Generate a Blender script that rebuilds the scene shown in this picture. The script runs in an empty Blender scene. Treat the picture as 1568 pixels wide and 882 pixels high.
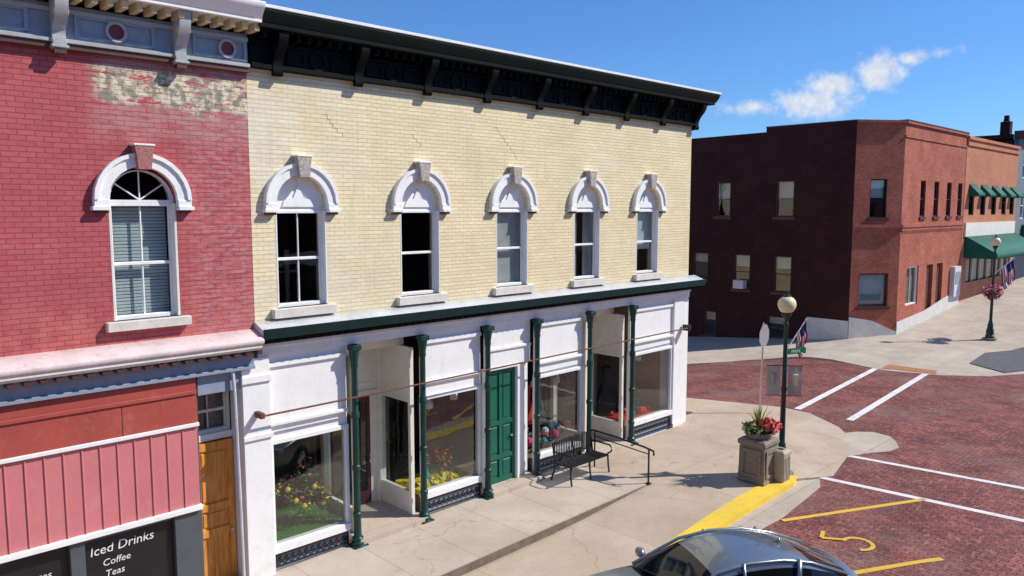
import bpy, bmesh, math, random
from mathutils import Vector, Matrix
random.seed(7)
sc=bpy.context.scene
# ------------------------------------------------------------ materials
MATS={}
def newmat(name):
    m=bpy.data.materials.new(name); m.use_nodes=True
    nt=m.node_tree; b=nt.nodes['Principled BSDF']; MATS[name]=m
    return m,nt,b
def N(nt,t,**k):
    n=nt.nodes.new(t)
    for a,v in k.items(): setattr(n,a,v)
    return n
def setin(n,**k):
    for a,v in k.items(): n.inputs[a.replace('_',' ')].default_value=v
def mixc(nt,fac,a,b,blend='MIX'):
    n=nt.nodes.new('ShaderNodeMix'); n.data_type='RGBA'; n.blend_type=blend
    for i,v in ((0,fac),(6,a),(7,b)):
        if hasattr(v,'links'): nt.links.new(v,n.inputs[i])
        else: n.inputs[i].default_value=(v if i==0 else (v[0],v[1],v[2],1))
    return n.outputs[2]
def math_(nt,op,a,b=None,c=None,clamp=False):
    n=nt.nodes.new('ShaderNodeMath'); n.operation=op; n.use_clamp=clamp
    for i,v in enumerate((a,b,c)):
        if v is None: continue
        if hasattr(v,'links'): nt.links.new(v,n.inputs[i])
        else: n.inputs[i].default_value=v
    return n.outputs[0]
def noise(nt,vec,scale,detail=4,rough=.55):
    n=N(nt,'ShaderNodeTexNoise'); setin(n,Scale=scale,Detail=detail,Roughness=rough)
    nt.links.new(vec,n.inputs['Vector']); return n.outputs['Fac']
def remap(nt,v,a,b,c=0.,d=1.):
    n=N(nt,'ShaderNodeMapRange'); n.interpolation_type='SMOOTHSTEP'
    nt.links.new(v,n.inputs[0])
    for i,x in enumerate((a,b,c,d)): n.inputs[i+1].default_value=x
    return n.outputs[0]
def pos(nt):
    g=N(nt,'ShaderNodeNewGeometry'); return g.outputs['Position']
def sepxyz(nt,v):
    s=N(nt,'ShaderNodeSeparateXYZ'); nt.links.new(v,s.inputs[0]); return s.outputs
def comb(nt,x,y,z=0.):
    s=N(nt,'ShaderNodeCombineXYZ')
    for i,v in enumerate((x,y,z)):
        if hasattr(v,'links'): nt.links.new(v,s.inputs[i])
        else: s.inputs[i].default_value=v
    return s.outputs[0]
def bump(nt,b,h,strength=.4,dist=.01):
    n=N(nt,'ShaderNodeBump'); setin(n,Strength=strength,Distance=dist)
    nt.links.new(h,n.inputs['Height']); nt.links.new(n.outputs[0],b.inputs['Normal'])
def plain(name,col,rough=.6,var=.15,scale=3.,metal=0.,bmp=.15,spec=.5,dirt=None,streak=None):
    m,nt,b=newmat(name); p=pos(nt)
    n1=noise(nt,p,scale,5); n2=noise(nt,p,scale*9,3)
    s=math_(nt,'ADD',math_(nt,'MULTIPLY',n1,.65),math_(nt,'MULTIPLY',n2,.35))
    f=remap(nt,s,.3,.7)
    lo=[c*(1-var) for c in col]; hi=[min(1,c*(1+var*.7)) for c in col]
    c=mixc(nt,f,lo,hi)
    if dirt:
        c=mixc(nt,remap(nt,noise(nt,p,scale*2.3,6,.7),.52,.75,0,dirt[1]),c,dirt[0])
    if streak:
        x,y,z=sepxyz(nt,p)
        st=noise(nt,comb(nt,math_(nt,'MULTIPLY',x,9.),math_(nt,'MULTIPLY',z,.9),math_(nt,'MULTIPLY',y,9.)),1.,5,.65)
        c=mixc(nt,remap(nt,st,.54,.74,0,streak[1]),c,streak[0])
    nt.links.new(c,b.inputs['Base Color'])
    setin(b,Roughness=rough,Metallic=metal); b.inputs['Specular IOR Level'].default_value=spec
    if bmp: bump(nt,b,n2,bmp,.008)
    return m
def brickmat(name,c1,c2,mortar,bw=.215,rh=.075,ms=.007,sign=1,ground=False,var=.25,bstr=.6,extra=None,rough=.85,smooth=.3):
    m,nt,b=newmat(name); p=pos(nt); x,y,z=sepxyz(nt,p)
    if ground: v=comb(nt,y,x)
    else: v=comb(nt,math_(nt,'ADD',x,math_(nt,'MULTIPLY',y,sign)),z)
    wob=math_(nt,'MULTIPLY',math_(nt,'SUBTRACT',noise(nt,p,1.3,3),.5),.014)
    va=N(nt,'ShaderNodeVectorMath',operation='ADD'); nt.links.new(v,va.inputs[0]); nt.links.new(comb(nt,wob,wob),va.inputs[1]); v=va.outputs[0]
    t=N(nt,'ShaderNodeTexBrick'); nt.links.new(v,t.inputs['Vector'])
    t.offset=.5
    for k,c in (('Color1',c1),('Color2',c2),('Mortar',mortar)): t.inputs[k].default_value=(*c,1)
    t.inputs['Scale'].default_value=1; t.inputs['Mortar Size'].default_value=ms; t.inputs['Mortar Smooth'].default_value=smooth
    t.inputs['Brick Width'].default_value=bw; t.inputs['Row Height'].default_value=rh; t.inputs['Bias'].default_value=0
    c=t.outputs['Color']
    n1=noise(nt,p,.9,6,.62); n2=noise(nt,p,14,4,.6)
    c=mixc(nt,1.,c,mixc(nt,remap(nt,n1,.3,.7),[1-var]*3,[1+var*.6]*3),'MULTIPLY')
    c=mixc(nt,1.,c,mixc(nt,remap(nt,n2,.25,.75),[1-var*.6]*3,[1+var*.4]*3),'MULTIPLY')
    if extra: c=extra(nt,p,(x,y,z),c,t)
    nt.links.new(c,b.inputs['Base Color']); setin(b,Roughness=rough); b.inputs['Specular IOR Level'].default_value=.3
    h=math_(nt,'ADD',math_(nt,'MULTIPLY',t.outputs['Fac'],-1.),math_(nt,'MULTIPLY',n2,.5))
    bump(nt,b,h,bstr,.012)
    return m
def ex_yellow(nt,p,xyz,c,t):
    x,y,z=xyz
    fr=math_(nt,'FRACT',math_(nt,'DIVIDE',math_(nt,'ADD',z,math_(nt,'MULTIPLY',math_(nt,'SUBTRACT',noise(nt,p,1.3,3),.5),.014)),.075))
    bed=remap(nt,math_(nt,'ABSOLUTE',math_(nt,'SUBTRACT',fr,.5)),.40,.47,0,.5)
    c=mixc(nt,math_(nt,'MULTIPLY',bed,remap(nt,noise(nt,p,2.1,3),.3,.6,.4,1.)),c,(.42,.34,.19))
    a=math_(nt,'MULTIPLY',remap(nt,x,6.3,9.5,1,0),remap(nt,noise(nt,p,1.1,5),.35,.65))
    c=mixc(nt,math_(nt,'MULTIPLY',a,.6),c,(.84,.79,.67))
    lp=remap(nt,noise(nt,comb(nt,math_(nt,'MULTIPLY',x,.6),z),1.,5,.6),.55,.66,0,.4)
    c=mixc(nt,lp,c,(.89,.81,.63))
    row=noise(nt,comb(nt,math_(nt,'MULTIPLY',x,.5),math_(nt,'MULTIPLY',z,13.3)),1.,2)
    c=mixc(nt,remap(nt,row,.42,.62,.0,.32),c,(.68,.55,.33))
    st=noise(nt,comb(nt,math_(nt,'MULTIPLY',x,6.),math_(nt,'MULTIPLY',z,.5)),1.,4)
    c=mixc(nt,math_(nt,'MULTIPLY',remap(nt,st,.55,.75),.25),c,(.50,.42,.28))
    ch=remap(nt,noise(nt,comb(nt,math_(nt,'MULTIPLY',x,3.),math_(nt,'MULTIPLY',z,9.)),2.2,5,.7),.63,.70)
    return mixc(nt,math_(nt,'MULTIPLY',ch,.65),c,(.42,.34,.20))
def ex_red(nt,p,xyz,c,t):
    x,y,z=xyz
    wv=comb(nt,math_(nt,'MULTIPLY',x,2.2),math_(nt,'MULTIPLY',z,8.))
    wear=math_(nt,'MULTIPLY',remap(nt,x,4.6,5.1),remap(nt,noise(nt,wv,2.,6,.75),.42,.62))
    c=mixc(nt,math_(nt,'MULTIPLY',wear,.55),c,(.60,.32,.32))
    w3=math_(nt,'MULTIPLY',remap(nt,x,4.3,5.1),remap(nt,noise(nt,wv,1.4,5,.7),.54,.64))
    c=mixc(nt,math_(nt,'MULTIPLY',w3,.6),c,(.28,.11,.12))
    w2=remap(nt,noise(nt,wv,.9,4,.6),.6,.72)
    c=mixc(nt,math_(nt,'MULTIPLY',w2,.3),c,(.60,.25,.22))
    lowz=math_(nt,'MULTIPLY',remap(nt,z,5.3,4.4),remap(nt,noise(nt,p,3,5),.4,.65))
    c=mixc(nt,math_(nt,'MULTIPLY',lowz,.5),c,(.62,.20,.15))
    n=noise(nt,wv,1.1,5,.72)
    edge=math_(nt,'MULTIPLY',math_(nt,'SUBTRACT',noise(nt,p,1.6,4),.5),.5)
    zz=math_(nt,'ADD',z,edge)
    band=math_(nt,'MULTIPLY',remap(nt,zz,7.72,7.9),remap(nt,z,8.3,8.42,1,0))
    band=math_(nt,'MULTIPLY',band,remap(nt,math_(nt,'ADD',x,edge),3.45,3.7))
    pt=math_(nt,'MULTIPLY',band,remap(nt,n,.42,.47))
    halo=math_(nt,'MULTIPLY',math_(nt,'MULTIPLY',remap(nt,zz,7.1,7.6),remap(nt,x,3.3,3.8)),remap(nt,n,.36,.56))
    c=mixc(nt,math_(nt,'MULTIPLY',halo,.65),c,(.50,.29,.27))
    c=mixc(nt,pt,c,mixc(nt,remap(nt,noise(nt,p,6,4,.65),.42,.58),(.27,.26,.20),(.74,.66,.46)))
    return mixc(nt,math_(nt,'MULTIPLY',t.outputs['Fac'],.3),c,(.26,.07,.07))
def ex_street(nt,p,xyz,c,t):
    n=noise(nt,p,.35,6,.65)
    c=mixc(nt,remap(nt,n,.48,.72,0,.5),c,(.29,.20,.175))
    n2=noise(nt,p,2.3,5,.7)
    c=mixc(nt,remap(nt,n2,.54,.70,0,.65),c,(.09,.035,.042))
    n3=noise(nt,comb(nt,math_(nt,'MULTIPLY',xyz[0],5.),math_(nt,'MULTIPLY',xyz[1],10.)),1.,2)
    c=mixc(nt,remap(nt,n3,.56,.68,0,.6),c,(.38,.21,.165))
    n4=noise(nt,comb(nt,math_(nt,'MULTIPLY',xyz[0],.25),math_(nt,'MULTIPLY',xyz[1],1.6)),1.,4)
    return mixc(nt,remap(nt,n4,.5,.7,0,.35),c,(.17,.09,.085))
brickmat('yellow_brick',(.91,.775,.495),(.84,.70,.43),(.68,.565,.35),var=.08,extra=ex_yellow,bstr=.8,ms=.0055)
brickmat('red_painted_brick',(.52,.115,.12),(.46,.09,.098),(.34,.08,.08),var=.10,extra=ex_red,bstr=.9,ms=.0065)
brickmat('dark_shaded_brick',(.058,.0135,.0125),(.036,.010,.010),(.036,.015,.014),sign=-1,var=.25,bstr=.4)  # corner building's side-wall shade put into the colour; plain dark brick elsewhere
brickmat('corner_brick',(.54,.155,.09),(.38,.105,.07),(.32,.15,.11),sign=-1,var=.2,bstr=.7)
brickmat('orange_brick',(.60,.23,.11),(.50,.18,.09),(.42,.26,.2),sign=-1,var=.14,bstr=.4)
brickmat('street_brick',(.35,.105,.08),(.20,.058,.055),(.085,.055,.05),bw=.23,rh=.115,ms=.012,ground=True,var=.35,extra=ex_street,bstr=.9,rough=.8)
def concrete(name,c1,c2,joint=(1.5,1.5),ja=.7):
    m,nt,b=newmat(name); p=pos(nt); x,y,z=sepxyz(nt,p)
    t=N(nt,'ShaderNodeTexBrick'); t.offset=0; nt.links.new(comb(nt,x,y),t.inputs['Vector'])
    t.inputs['Scale'].default_value=1; t.inputs['Mortar Size'].default_value=.012; t.inputs['Brick Width'].default_value=joint[0]; t.inputs['Row Height'].default_value=joint[1]
    t.inputs['Color1'].default_value=(1,1,1,1); t.inputs['Color2'].default_value=(.92,.91,.9,1); t.inputs['Mortar'].default_value=(ja,ja*.95,ja*.9,1); t.inputs['Mortar Smooth'].default_value=.4
    n1=noise(nt,p,.8,6,.65); n2=noise(nt,p,25,5,.7); n3=noise(nt,p,3.5,5,.7)
    c=mixc(nt,remap(nt,n1,.3,.7),c1,c2)
    c=mixc(nt,remap(nt,n3,.55,.75,0,.35),c,[v*.62 for v in c1])
    c=mixc(nt,remap(nt,n2,.3,.7,.0,.22),c,[v*.55 for v in c1])
    vr=N(nt,'ShaderNodeTexVoronoi'); vr.feature='DISTANCE_TO_EDGE'; setin(vr,Scale=.33)
    wv=N(nt,'ShaderNodeVectorMath',operation='ADD'); nt.links.new(p,wv.inputs[0]); nz=N(nt,'ShaderNodeTexNoise'); setin(nz,Scale=1.2,Detail=5.); nt.links.new(p,nz.inputs['Vector']); nt.links.new(nz.outputs['Color'],wv.inputs[1]); nt.links.new(wv.outputs[0],vr.inputs['Vector'])
    c=mixc(nt,remap(nt,vr.outputs['Distance'],.0,.006,.4,0),c,[v*.4 for v in c1])
    c=mixc(nt,1.,c,t.outputs['Color'],'MULTIPLY')
    nt.links.new(c,b.inputs['Base Color']); setin(b,Roughness=.9); b.inputs['Specular IOR Level'].default_value=.25
    bump(nt,b,math_(nt,'ADD',n2,math_(nt,'MULTIPLY',t.outputs['Fac'],-.8)),.3,.01)
concrete('sidewalk_concrete',(.49,.38,.28),(.59,.48,.37),(3.0,2.3),.8)
concrete('pale_concrete',(.48,.41,.33),(.60,.52,.43),(1.8,1.2))
concrete('upper_walk',(.53,.43,.34),(.64,.54,.45),(1.3,2.6))
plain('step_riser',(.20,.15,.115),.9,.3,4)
plain('ground_soil',(.16,.15,.10),.95,.4,.3)
plain('white_paint',(.87,.86,.83),.55,.05,1.5,dirt=((.56,.53,.47),.3),streak=((.60,.56,.48),.35))
plain('cream_paint',(.80,.76,.66),.6,.1,2,dirt=((.45,.4,.32),.35))
plain('black_paint',(.005,.006,.006),.7,.3,3,spec=.12)
plain('green_trim',(.0035,.018,.015),.55,.25,3,spec=.25)
plain('column_green',(.008,.050,.038),.4,.25,3,spec=.4)
plain('door_green',(.006,.12,.075),.35,.15,3)
plain('grey_metal',(.55,.56,.57),.5,.15,2,dirt=((.25,.24,.23),.5))
plain('white_metal',(.85,.85,.85),.4,.08,2)
plain('slate_trim',(.26,.31,.38),.6,.12,4,dirt=((.45,.43,.4),.4))
plain('grey_stone_trim',(.40,.41,.41),.7,.12,4,dirt=((.17,.16,.15),.5))
plain('modillion_cream',(.62,.49,.28),.7,.15,4)
plain('medallion_red',(.2,.02,.025),.5,.15,6)
plain('brown_trim',(.09,.03,.025),.6,.2,4)
plain('brick_red_board',(.40,.07,.05),.6,.12,2,dirt=((.5,.2,.17),.4),streak=((.25,.05,.04),.4))
plain('pink_board',(.60,.19,.19),.6,.07,1.3,dirt=((.62,.30,.28),.35),streak=((.45,.13,.13),.35))
plain('pink_flash',(.70,.58,.56),.6,.15,3,dirt=((.45,.2,.17),.6))
plain('charcoal_paint',(.085,.095,.105),.5,.12,3)
plain('rust_rod',(.14,.045,.028),.7,.3,8)
plain('iron_black',(.012,.012,.014),.45,.25,6)
plain('grille_iron',(.02,.024,.032),.5,.3,8)
plain('panel_grey',(.36,.38,.42),.6,.1,4)
plain('white_base',(.66,.64,.61),.7,.12,2,dirt=((.38,.33,.29),.5))
plain('road_white',(.76,.74,.71),.8,.12,2,dirt=((.34,.19,.16),.75))
plain('road_yellow',(.74,.46,.05),.8,.1,2,dirt=((.36,.15,.09),.65))
plain('curb_yellow',(.82,.56,.05),.75,.12,2,dirt=((.58,.45,.25),.55))
plain('lamp_green',(.008,.04,.033),.35,.2,5)
plain('globe',(.88,.76,.42),.25,.04,2,bmp=0)
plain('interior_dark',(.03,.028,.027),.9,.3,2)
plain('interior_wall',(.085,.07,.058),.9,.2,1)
plain('interior_floor',(.20,.14,.09),.8,.2,2)
plain('turf',(.035,.17,.02),.95,.4,20)
plain('curtain',(.55,.55,.53),.9,.12,6)
plain('blind',(.66,.72,.74),.7,.08,3)
plain('planter_stone',(.27,.22,.17),.9,.3,18,bmp=.5)
plain('bin_tan',(.48,.41,.32),.8,.12,9)
plain('leaf_green',(.06,.13,.03),.6,.45,6)
plain('leaf_yellow',(.32,.31,.07),.6,.35,6)
plain('flower_red',(.70,.02,.02),.6,.3,20)
plain('flower_yellow',(.82,.56,.02),.6,.2,20)
plain('flower_pink',(.7,.05,.2),.6,.3,20)
plain('cloth_yellow',(.75,.58,.03),.9,.2,6)
plain('cloth_red',(.55,.03,.02),.9,.2,6)
plain('cloth_teal',(.03,.35,.35),.9,.2,6)
plain('cloth_dark',(.05,.045,.06),.9,.2,6)
plain('flag_red',(.48,.02,.03),.8,.1,4)
plain('flag_white',(.78,.78,.78),.8,.05,4)
plain('flag_blue',(.02,.03,.13),.8,.1,4)
plain('sign_back',(.5,.51,.52),.35,.06,3,metal=.6)
plain('stop_red',(.5,.02,.02),.4,.08,3)
plain('sign_green',(.0,.16,.07),.4,.05,3)
plain('banner_tan',(.62,.53,.36),.8,.12,3)
plain('tactile_red',(.42,.17,.07),.85,.15,8)
plain('asphalt',(.11,.11,.115),.9,.25,4)
plain('roofing',(.12,.12,.12),.9,.2,1)
plain('awning_green',(.0,.12,.08),.8,.15,2)
plain('rubber',(.018,.018,.018),.8,.2,6)
plain('headlight',(.6,.62,.65),.15,.05,3,bmp=0)
plain('taillight',(.3,.01,.01),.2,.05,3,bmp=0)
plain('stone_carved',(.50,.44,.38),.9,.4,24,bmp=1.)
plain('stone_carved_red',(.45,.18,.15),.9,.5,26,bmp=1.,dirt=((.6,.5,.45),.5))
plain('sill_stone',(.70,.65,.57),.8,.14,5,dirt=((.4,.34,.27),.5))
plain('chalk',(.78,.78,.75),.9,.05,4)
plain('chalkboard',(.010,.010,.011),.45,.3,2)
plain('ac_white',(.6,.62,.63),.6,.05,3)
plain('slate_building',(.16,.19,.22),.8,.15,2)
plain('crack_brown',(.40,.33,.20),.95,.2,9)
def wood():
    m,nt,b=newmat('orange_wood'); p=pos(nt); x,y,z=sepxyz(nt,p)
    n=noise(nt,comb(nt,math_(nt,'MULTIPLY',x,14.),math_(nt,'MULTIPLY',z,1.2),y),2.,6,.6)
    c=mixc(nt,remap(nt,n,.3,.7),(.58,.20,.03),(.86,.38,.07))
    nt.links.new(c,b.inputs['Base Color']); setin(b,Roughness=.45); bump(nt,b,n,.2,.004)
wood()
def carpaint():
    m,nt,b=newmat('car_paint'); p=pos(nt); n=noise(nt,p,2,2)
    nt.links.new(mixc(nt,n,(.27,.31,.33),(.31,.35,.37)),b.inputs['Base Color'])
    setin(b,Metallic=.7,Roughness=.3); b.inputs['Coat Weight'].default_value=1.; b.inputs['Coat Roughness'].default_value=.03
carpaint()
plain('chrome',(.65,.66,.68),.15,.05,3,metal=1.,bmp=0)
plain('glass_dark',(.006,.008,.01),.04,.2,1,bmp=0,spec=.5)
def glass():
    m=bpy.data.materials.new('window_glass'); m.use_nodes=True; nt=m.node_tree; MATS['window_glass']=m
    for n in list(nt.nodes):
        if n.type!='OUTPUT_MATERIAL': nt.nodes.remove(n)
    out=[n for n in nt.nodes][0]
    g=N(nt,'ShaderNodeNewGeometry'); p=g.outputs['Position']
    tr=N(nt,'ShaderNodeBsdfTransparent'); tr.inputs[0].default_value=(.88,.91,.905,1)
    gl=N(nt,'ShaderNodeBsdfGlossy'); gl.inputs['Roughness'].default_value=.02
    # Schlick reflectance of a thin pane, the same from either side
    dt=N(nt,'ShaderNodeVectorMath',operation='DOT_PRODUCT'); nt.links.new(g.outputs['Normal'],dt.inputs[0]); nt.links.new(g.outputs['Incoming'],dt.inputs[1])
    om=math_(nt,'SUBTRACT',1.,math_(nt,'ABSOLUTE',dt.outputs['Value']),clamp=True)
    F=math_(nt,'MULTIPLY_ADD',math_(nt,'POWER',om,5.),.92,.08,clamp=True)
    bm_=N(nt,'ShaderNodeBump'); setin(bm_,Strength=.12,Distance=.02); nt.links.new(noise(nt,p,1.6,2),bm_.inputs['Height'])
    nt.links.new(bm_.outputs[0],gl.inputs['Normal'])
    mx=N(nt,'ShaderNodeMixShader'); nt.links.new(F,mx.inputs[0]); nt.links.new(tr.outputs[0],mx.inputs[1]); nt.links.new(gl.outputs[0],mx.inputs[2])
    nt.links.new(mx.outputs[0],out.inputs[0])
glass()
# ------------------------------------------------------------ geometry helpers
I4=Matrix.Identity(4)
def frame(o,a,b):
    a=Vector(a).normalized(); b=Vector(b).normalized(); c=a.cross(b)
    M=Matrix(((a.x,b.x,c.x,o[0]),(a.y,b.y,c.y,o[1]),(a.z,b.z,c.z,o[2]),(0,0,0,1))); return M
FAC=frame((0,0,0),(1,0,0),(0,0,1))         # a=X b=Z c=-Y (towards the street)
def FACY(y): return frame((0,y,0),(1,0,0),(0,0,1))
def SIDE(x): return frame((x,0,0),(0,-1,0),(0,0,1)) # a=-Y b=Z c=-X
class Grp:
    def __init__(s,name,single=False):
        s.name=name; s.p={}; s.single=single
    def __call__(s,part,mat=None):
        if part not in s.p: s.p[part]=[bmesh.new(),[],{},mat]
        return P(s.p[part],mat or s.p[part][3])
    def done(s,bevel=None,smooth=(),loc=None):
        obs=[]
        for k,(bm,mats,_,_m) in s.p.items():
            me=bpy.data.meshes.new(k); bmesh.ops.recalc_face_normals(bm,faces=bm.faces) if k not in NORECALC else None
            bm.to_mesh(me); bm.free()
            for m in mats: me.materials.append(MATS[m])
            o=bpy.data.objects.new(k,me); sc.collection.objects.link(o); obs.append(o)
            if bevel and k not in NOBEV:
                b=o.modifiers.new('bevel','BEVEL'); b.width=bevel; b.segments=1; b.limit_method='ANGLE'; b.angle_limit=math.radians(50)
            if k in smooth or 'all' in smooth:
                me.polygons.foreach_set('use_smooth',[True]*len(me.polygons))
                if 'sharp' not in smooth:
                    me.set_sharp_from_angle(angle=math.radians(40))
        if len(obs)==1 and s.single:
            obs[0].name=s.name; return obs[0]
        e=bpy.data.objects.new(s.name,None); sc.collection.objects.link(e)
        for o in obs: o.parent=e
        return e
NOBEV=set(); NORECALC=set()
class P:
    def __init__(s,rec,mat):
        s.bm,s.mats=rec[0],rec[1]
        if mat not in s.mats: s.mats.append(mat)
        s.mi=s.mats.index(mat)
    def _fin(s,n0):
        s.bm.faces.ensure_lookup_table()
        for f in s.bm.faces[n0:]: f.material_index=s.mi
    def box(s,a0,a1,b0,b1,c0,c1,M=I4):
        n0=len(s.bm.faces); v=[s.bm.verts.new(M@Vector((a,b,c))) for a in (a0,a1) for b in (b0,b1) for c in (c0,c1)]
        for q in ((0,1,3,2),(4,6,7,5),(0,4,5,1),(2,3,7,6),(0,2,6,4),(1,5,7,3)): s.bm.faces.new([v[i] for i in q])
        s._fin(n0)
    def plate(s,outer,holes,c0,c1,M=I4):
        n0=len(s.bm.faces)
        cu=bpy.data.curves.new('t','CURVE'); cu.dimensions='2D'; cu.fill_mode='BOTH'; cu.extrude=abs(c1-c0)/2
        for lp in [outer]+list(holes):
            sp=cu.splines.new('POLY'); sp.points.add(len(lp)-1)
            for i,q in enumerate(lp): sp.points[i].co=(q[0],q[1],0,1)
            sp.use_cyclic_u=True
        ob=bpy.data.objects.new('t',cu); me=bpy.data.meshes.new_from_object(ob)
        me.transform(M@Matrix.Translation((0,0,(c0+c1)/2))); s.bm.from_mesh(me)
        bpy.data.objects.remove(ob); bpy.data.curves.remove(cu); bpy.data.meshes.remove(me)
        s._fin(n0)
    def text(s,body,size,M,ext=.003):
        n0=len(s.bm.faces)
        cu=bpy.data.curves.new('t','FONT'); cu.body=body; cu.size=size; cu.extrude=ext; cu.resolution_u=3; cu.shear=.12
        ob=bpy.data.objects.new('t',cu); me=bpy.data.meshes.new_from_object(ob); me.transform(M); s.bm.from_mesh(me)
        bpy.data.objects.remove(ob); bpy.data.curves.remove(cu); bpy.data.meshes.remove(me); s._fin(n0)
    def lathe(s,c,prof,n=16,M=I4,square=False):
        n0=len(s.bm.faces); rings=[]
        for r,z in prof:
            rings.append([s.bm.verts.new(M@Vector((c[0]+r*math.cos(2*math.pi*(i+.5*square)/n),c[1]+r*math.sin(2*math.pi*(i+.5*square)/n),c[2]+z))) for i in range(n)])
        for A,B in zip(rings,rings[1:]):
            for i in range(n): s.bm.faces.new([A[i],A[(i+1)%n],B[(i+1)%n],B[i]])
        s.bm.faces.new(list(reversed(rings[0]))); s.bm.faces.new(rings[-1]); s._fin(n0)
    def tube(s,pts,r,n=8):
        n0=len(s.bm.faces); rings=[]; pts=[Vector(p) for p in pts]
        for i,p in enumerate(pts):
            d=(pts[min(i+1,len(pts)-1)]-pts[max(i-1,0)]).normalized()
            u=d.cross(Vector((0,0,1)));
            if u.length<.05: u=d.cross(Vector((1,0,0)))
            u.normalize(); w=d.cross(u); rr=r[i] if isinstance(r,(list,tuple)) else r
            rings.append([s.bm.verts.new(p+rr*(math.cos(2*math.pi*k/n)*u+math.sin(2*math.pi*k/n)*w)) for k in range(n)])
        for A,B in zip(rings,rings[1:]):
            for i in range(n): s.bm.faces.new([A[i],A[(i+1)%n],B[(i+1)%n],B[i]])
        s.bm.faces.new(list(reversed(rings[0]))); s.bm.faces.new(rings[-1]); s._fin(n0)
    def quad(s,*v):
        n0=len(s.bm.faces); s.bm.faces.new([s.bm.verts.new(Vector(q)) for q in v]); s._fin(n0)
    def leaves(s,c,rad,n,size,zmin=-1):
        for _ in range(n):
            while True:
                d=Vector((random.uniform(-1,1),random.uniform(-1,1),random.uniform(zmin,1)))
                if .25<d.length<1: break
            q=Vector(c)+Vector((d.x*rad[0],d.y*rad[1],d.z*rad[2])); u=Vector((random.gauss(0,1),random.gauss(0,1),random.gauss(0,1))).normalized()
            w=u.orthogonal().normalized(); k=size*random.uniform(.6,1.3)
            s.quad(q-u*k,q-w*k*.45,q+u*k,q+w*k*.45)
def arch(cx,spring,r,n=14,z0=None,ry=None):
    ry=ry or r
    pts=[(cx+r*math.cos(math.pi*i/n),spring+ry*math.sin(math.pi*i/n)) for i in range(n+1)]
    if z0 is not None: pts=[(cx+r,z0)]+pts+[(cx-r,z0)]
    return pts
def rect(a0,a1,b0,b1): return [(a0,b0),(a1,b0),(a1,b1),(a0,b1)]
def circ(cx,cz,r,n=16,ry=None):
    return [(cx+r*math.cos(2*math.pi*i/n),cz+(ry or r)*math.sin(2*math.pi*i/n)) for i in range(n)]
def ss(a,b,x):
    t=max(0,min(1,(x-a)/(b-a))); return t*t*(3-2*t)
# ------------------------------------------------------------ terrain
def gz(x,y):
    z=0
    if x<19: z=.018*(max(x,-25)-19)
    if x>40: z=.09*(min(x,51)-40)+ (.04*(min(x,95)-51) if x>51 else 0)
    side=ss(18.6,20.5,x)*(1-ss(39,41,x))
    if y>1.2: z-=side*.1*(min(y,60)-1.2)*ss(1.2,4,y)
    return z
def low(x,y): return gz(x,y)-max(0,min(.17,.055*(14.6-x)))
def roadz(x,y): return low(x,y)-.10
def corner(x,y): # pedestrian ramp: the corner of the walk runs down flush to the street
    d=math.hypot(x-17.5,y-.2); return low(x,y)-.094*ss(3.9,5.2,d)*ss(16.4,17.6,x)*(1-ss(2,4,y))
def fcorner(x,y):
    d=math.hypot(x-37.5,y-3.5); return gz(x,y)-.094*ss(5.2,7.4,d)*(1-ss(4,6,y))
def drape(p,poly,zf,dz=0,cut=1.,skirt=0):
    bm=bmesh.new(); f=bm.faces.new([bm.verts.new((x,y,0)) for x,y in poly])
    xs=[q[0] for q in poly]; ys=[q[1] for q in poly]
    for ax,(lo,hi) in enumerate(((min(xs),max(xs)),(min(ys),max(ys)))):
        k=math.floor(lo/cut)+1
        while k*cut<hi:
            co=[0,0,0]; co[ax]=k*cut+.0137; no=[0,0,0]; no[ax]=1
            bmesh.ops.bisect_plane(bm,geom=bm.verts[:]+bm.edges[:]+bm.faces[:],plane_co=co,plane_no=no); k+=1
    bmesh.ops.triangulate(bm,faces=bm.faces[:])
    bmesh.ops.remove_doubles(bm,verts=bm.verts[:],dist=1e-5)
    for v in bm.verts: v.co.z=zf(v.co.x,v.co.y)+dz
    bmesh.ops.recalc_face_normals(bm,faces=bm.faces[:])
    if sum(f.normal.z for f in bm.faces)<0: bmesh.ops.reverse_faces(bm,faces=bm.faces[:])
    if skirt:
        be=[e for e in bm.edges if len(e.link_faces)==1]
        r=bmesh.ops.extrude_edge_only(bm,edges=be)
        for v in [g for g in r['geom'] if isinstance(g,bmesh.types.BMVert)]: v.co.z-=skirt
    me=bpy.data.meshes.new('t'); bm.to_mesh(me); bm.free()
    n0=len(p.bm.faces); p.bm.from_mesh(me); bpy.data.meshes.remove(me); p._fin(n0)
for k in ('ground','brick_street','sidewalk','crosswalk_marking','parking_marking','concrete_apron','step_riser'): NORECALC.add(k); NOBEV.add(k)
def axis(lo,hi,step,far=3000):
    v=[lo+i*step for i in range(int((hi-lo)/step)+1)]; e=step; a=v[0]; pre=[]
    while a>-far: e*=1.6; a-=e; pre.append(a)
    e=step; b=v[-1]; post=[]
    while b<far: e*=1.6; b+=e; post.append(b)
    return pre[::-1]+v+post
G=Grp('ground',True); p=G('ground','ground_soil')
X=axis(-30,100,2.); Y=axis(-40,70,2.)
V=[[p.bm.verts.new((x,y,roadz(x,y)-.05)) for y in Y] for x in X]
for i in range(len(X)-1):
    for j in range(len(Y)-1): p.bm.faces.new([V[i][j],V[i+1][j],V[i+1][j+1],V[i][j+1]])
G.done()
G=Grp('brick_street',True); p=G('brick_street','street_brick')
drape(p,[(-25,-22),(95,-22),(95,-3.0),(34,-3.0),(34,1),(34,60),(20,60),(20,-3),(-25,-3)],roadz,0.0,1.)
G.done()
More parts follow.
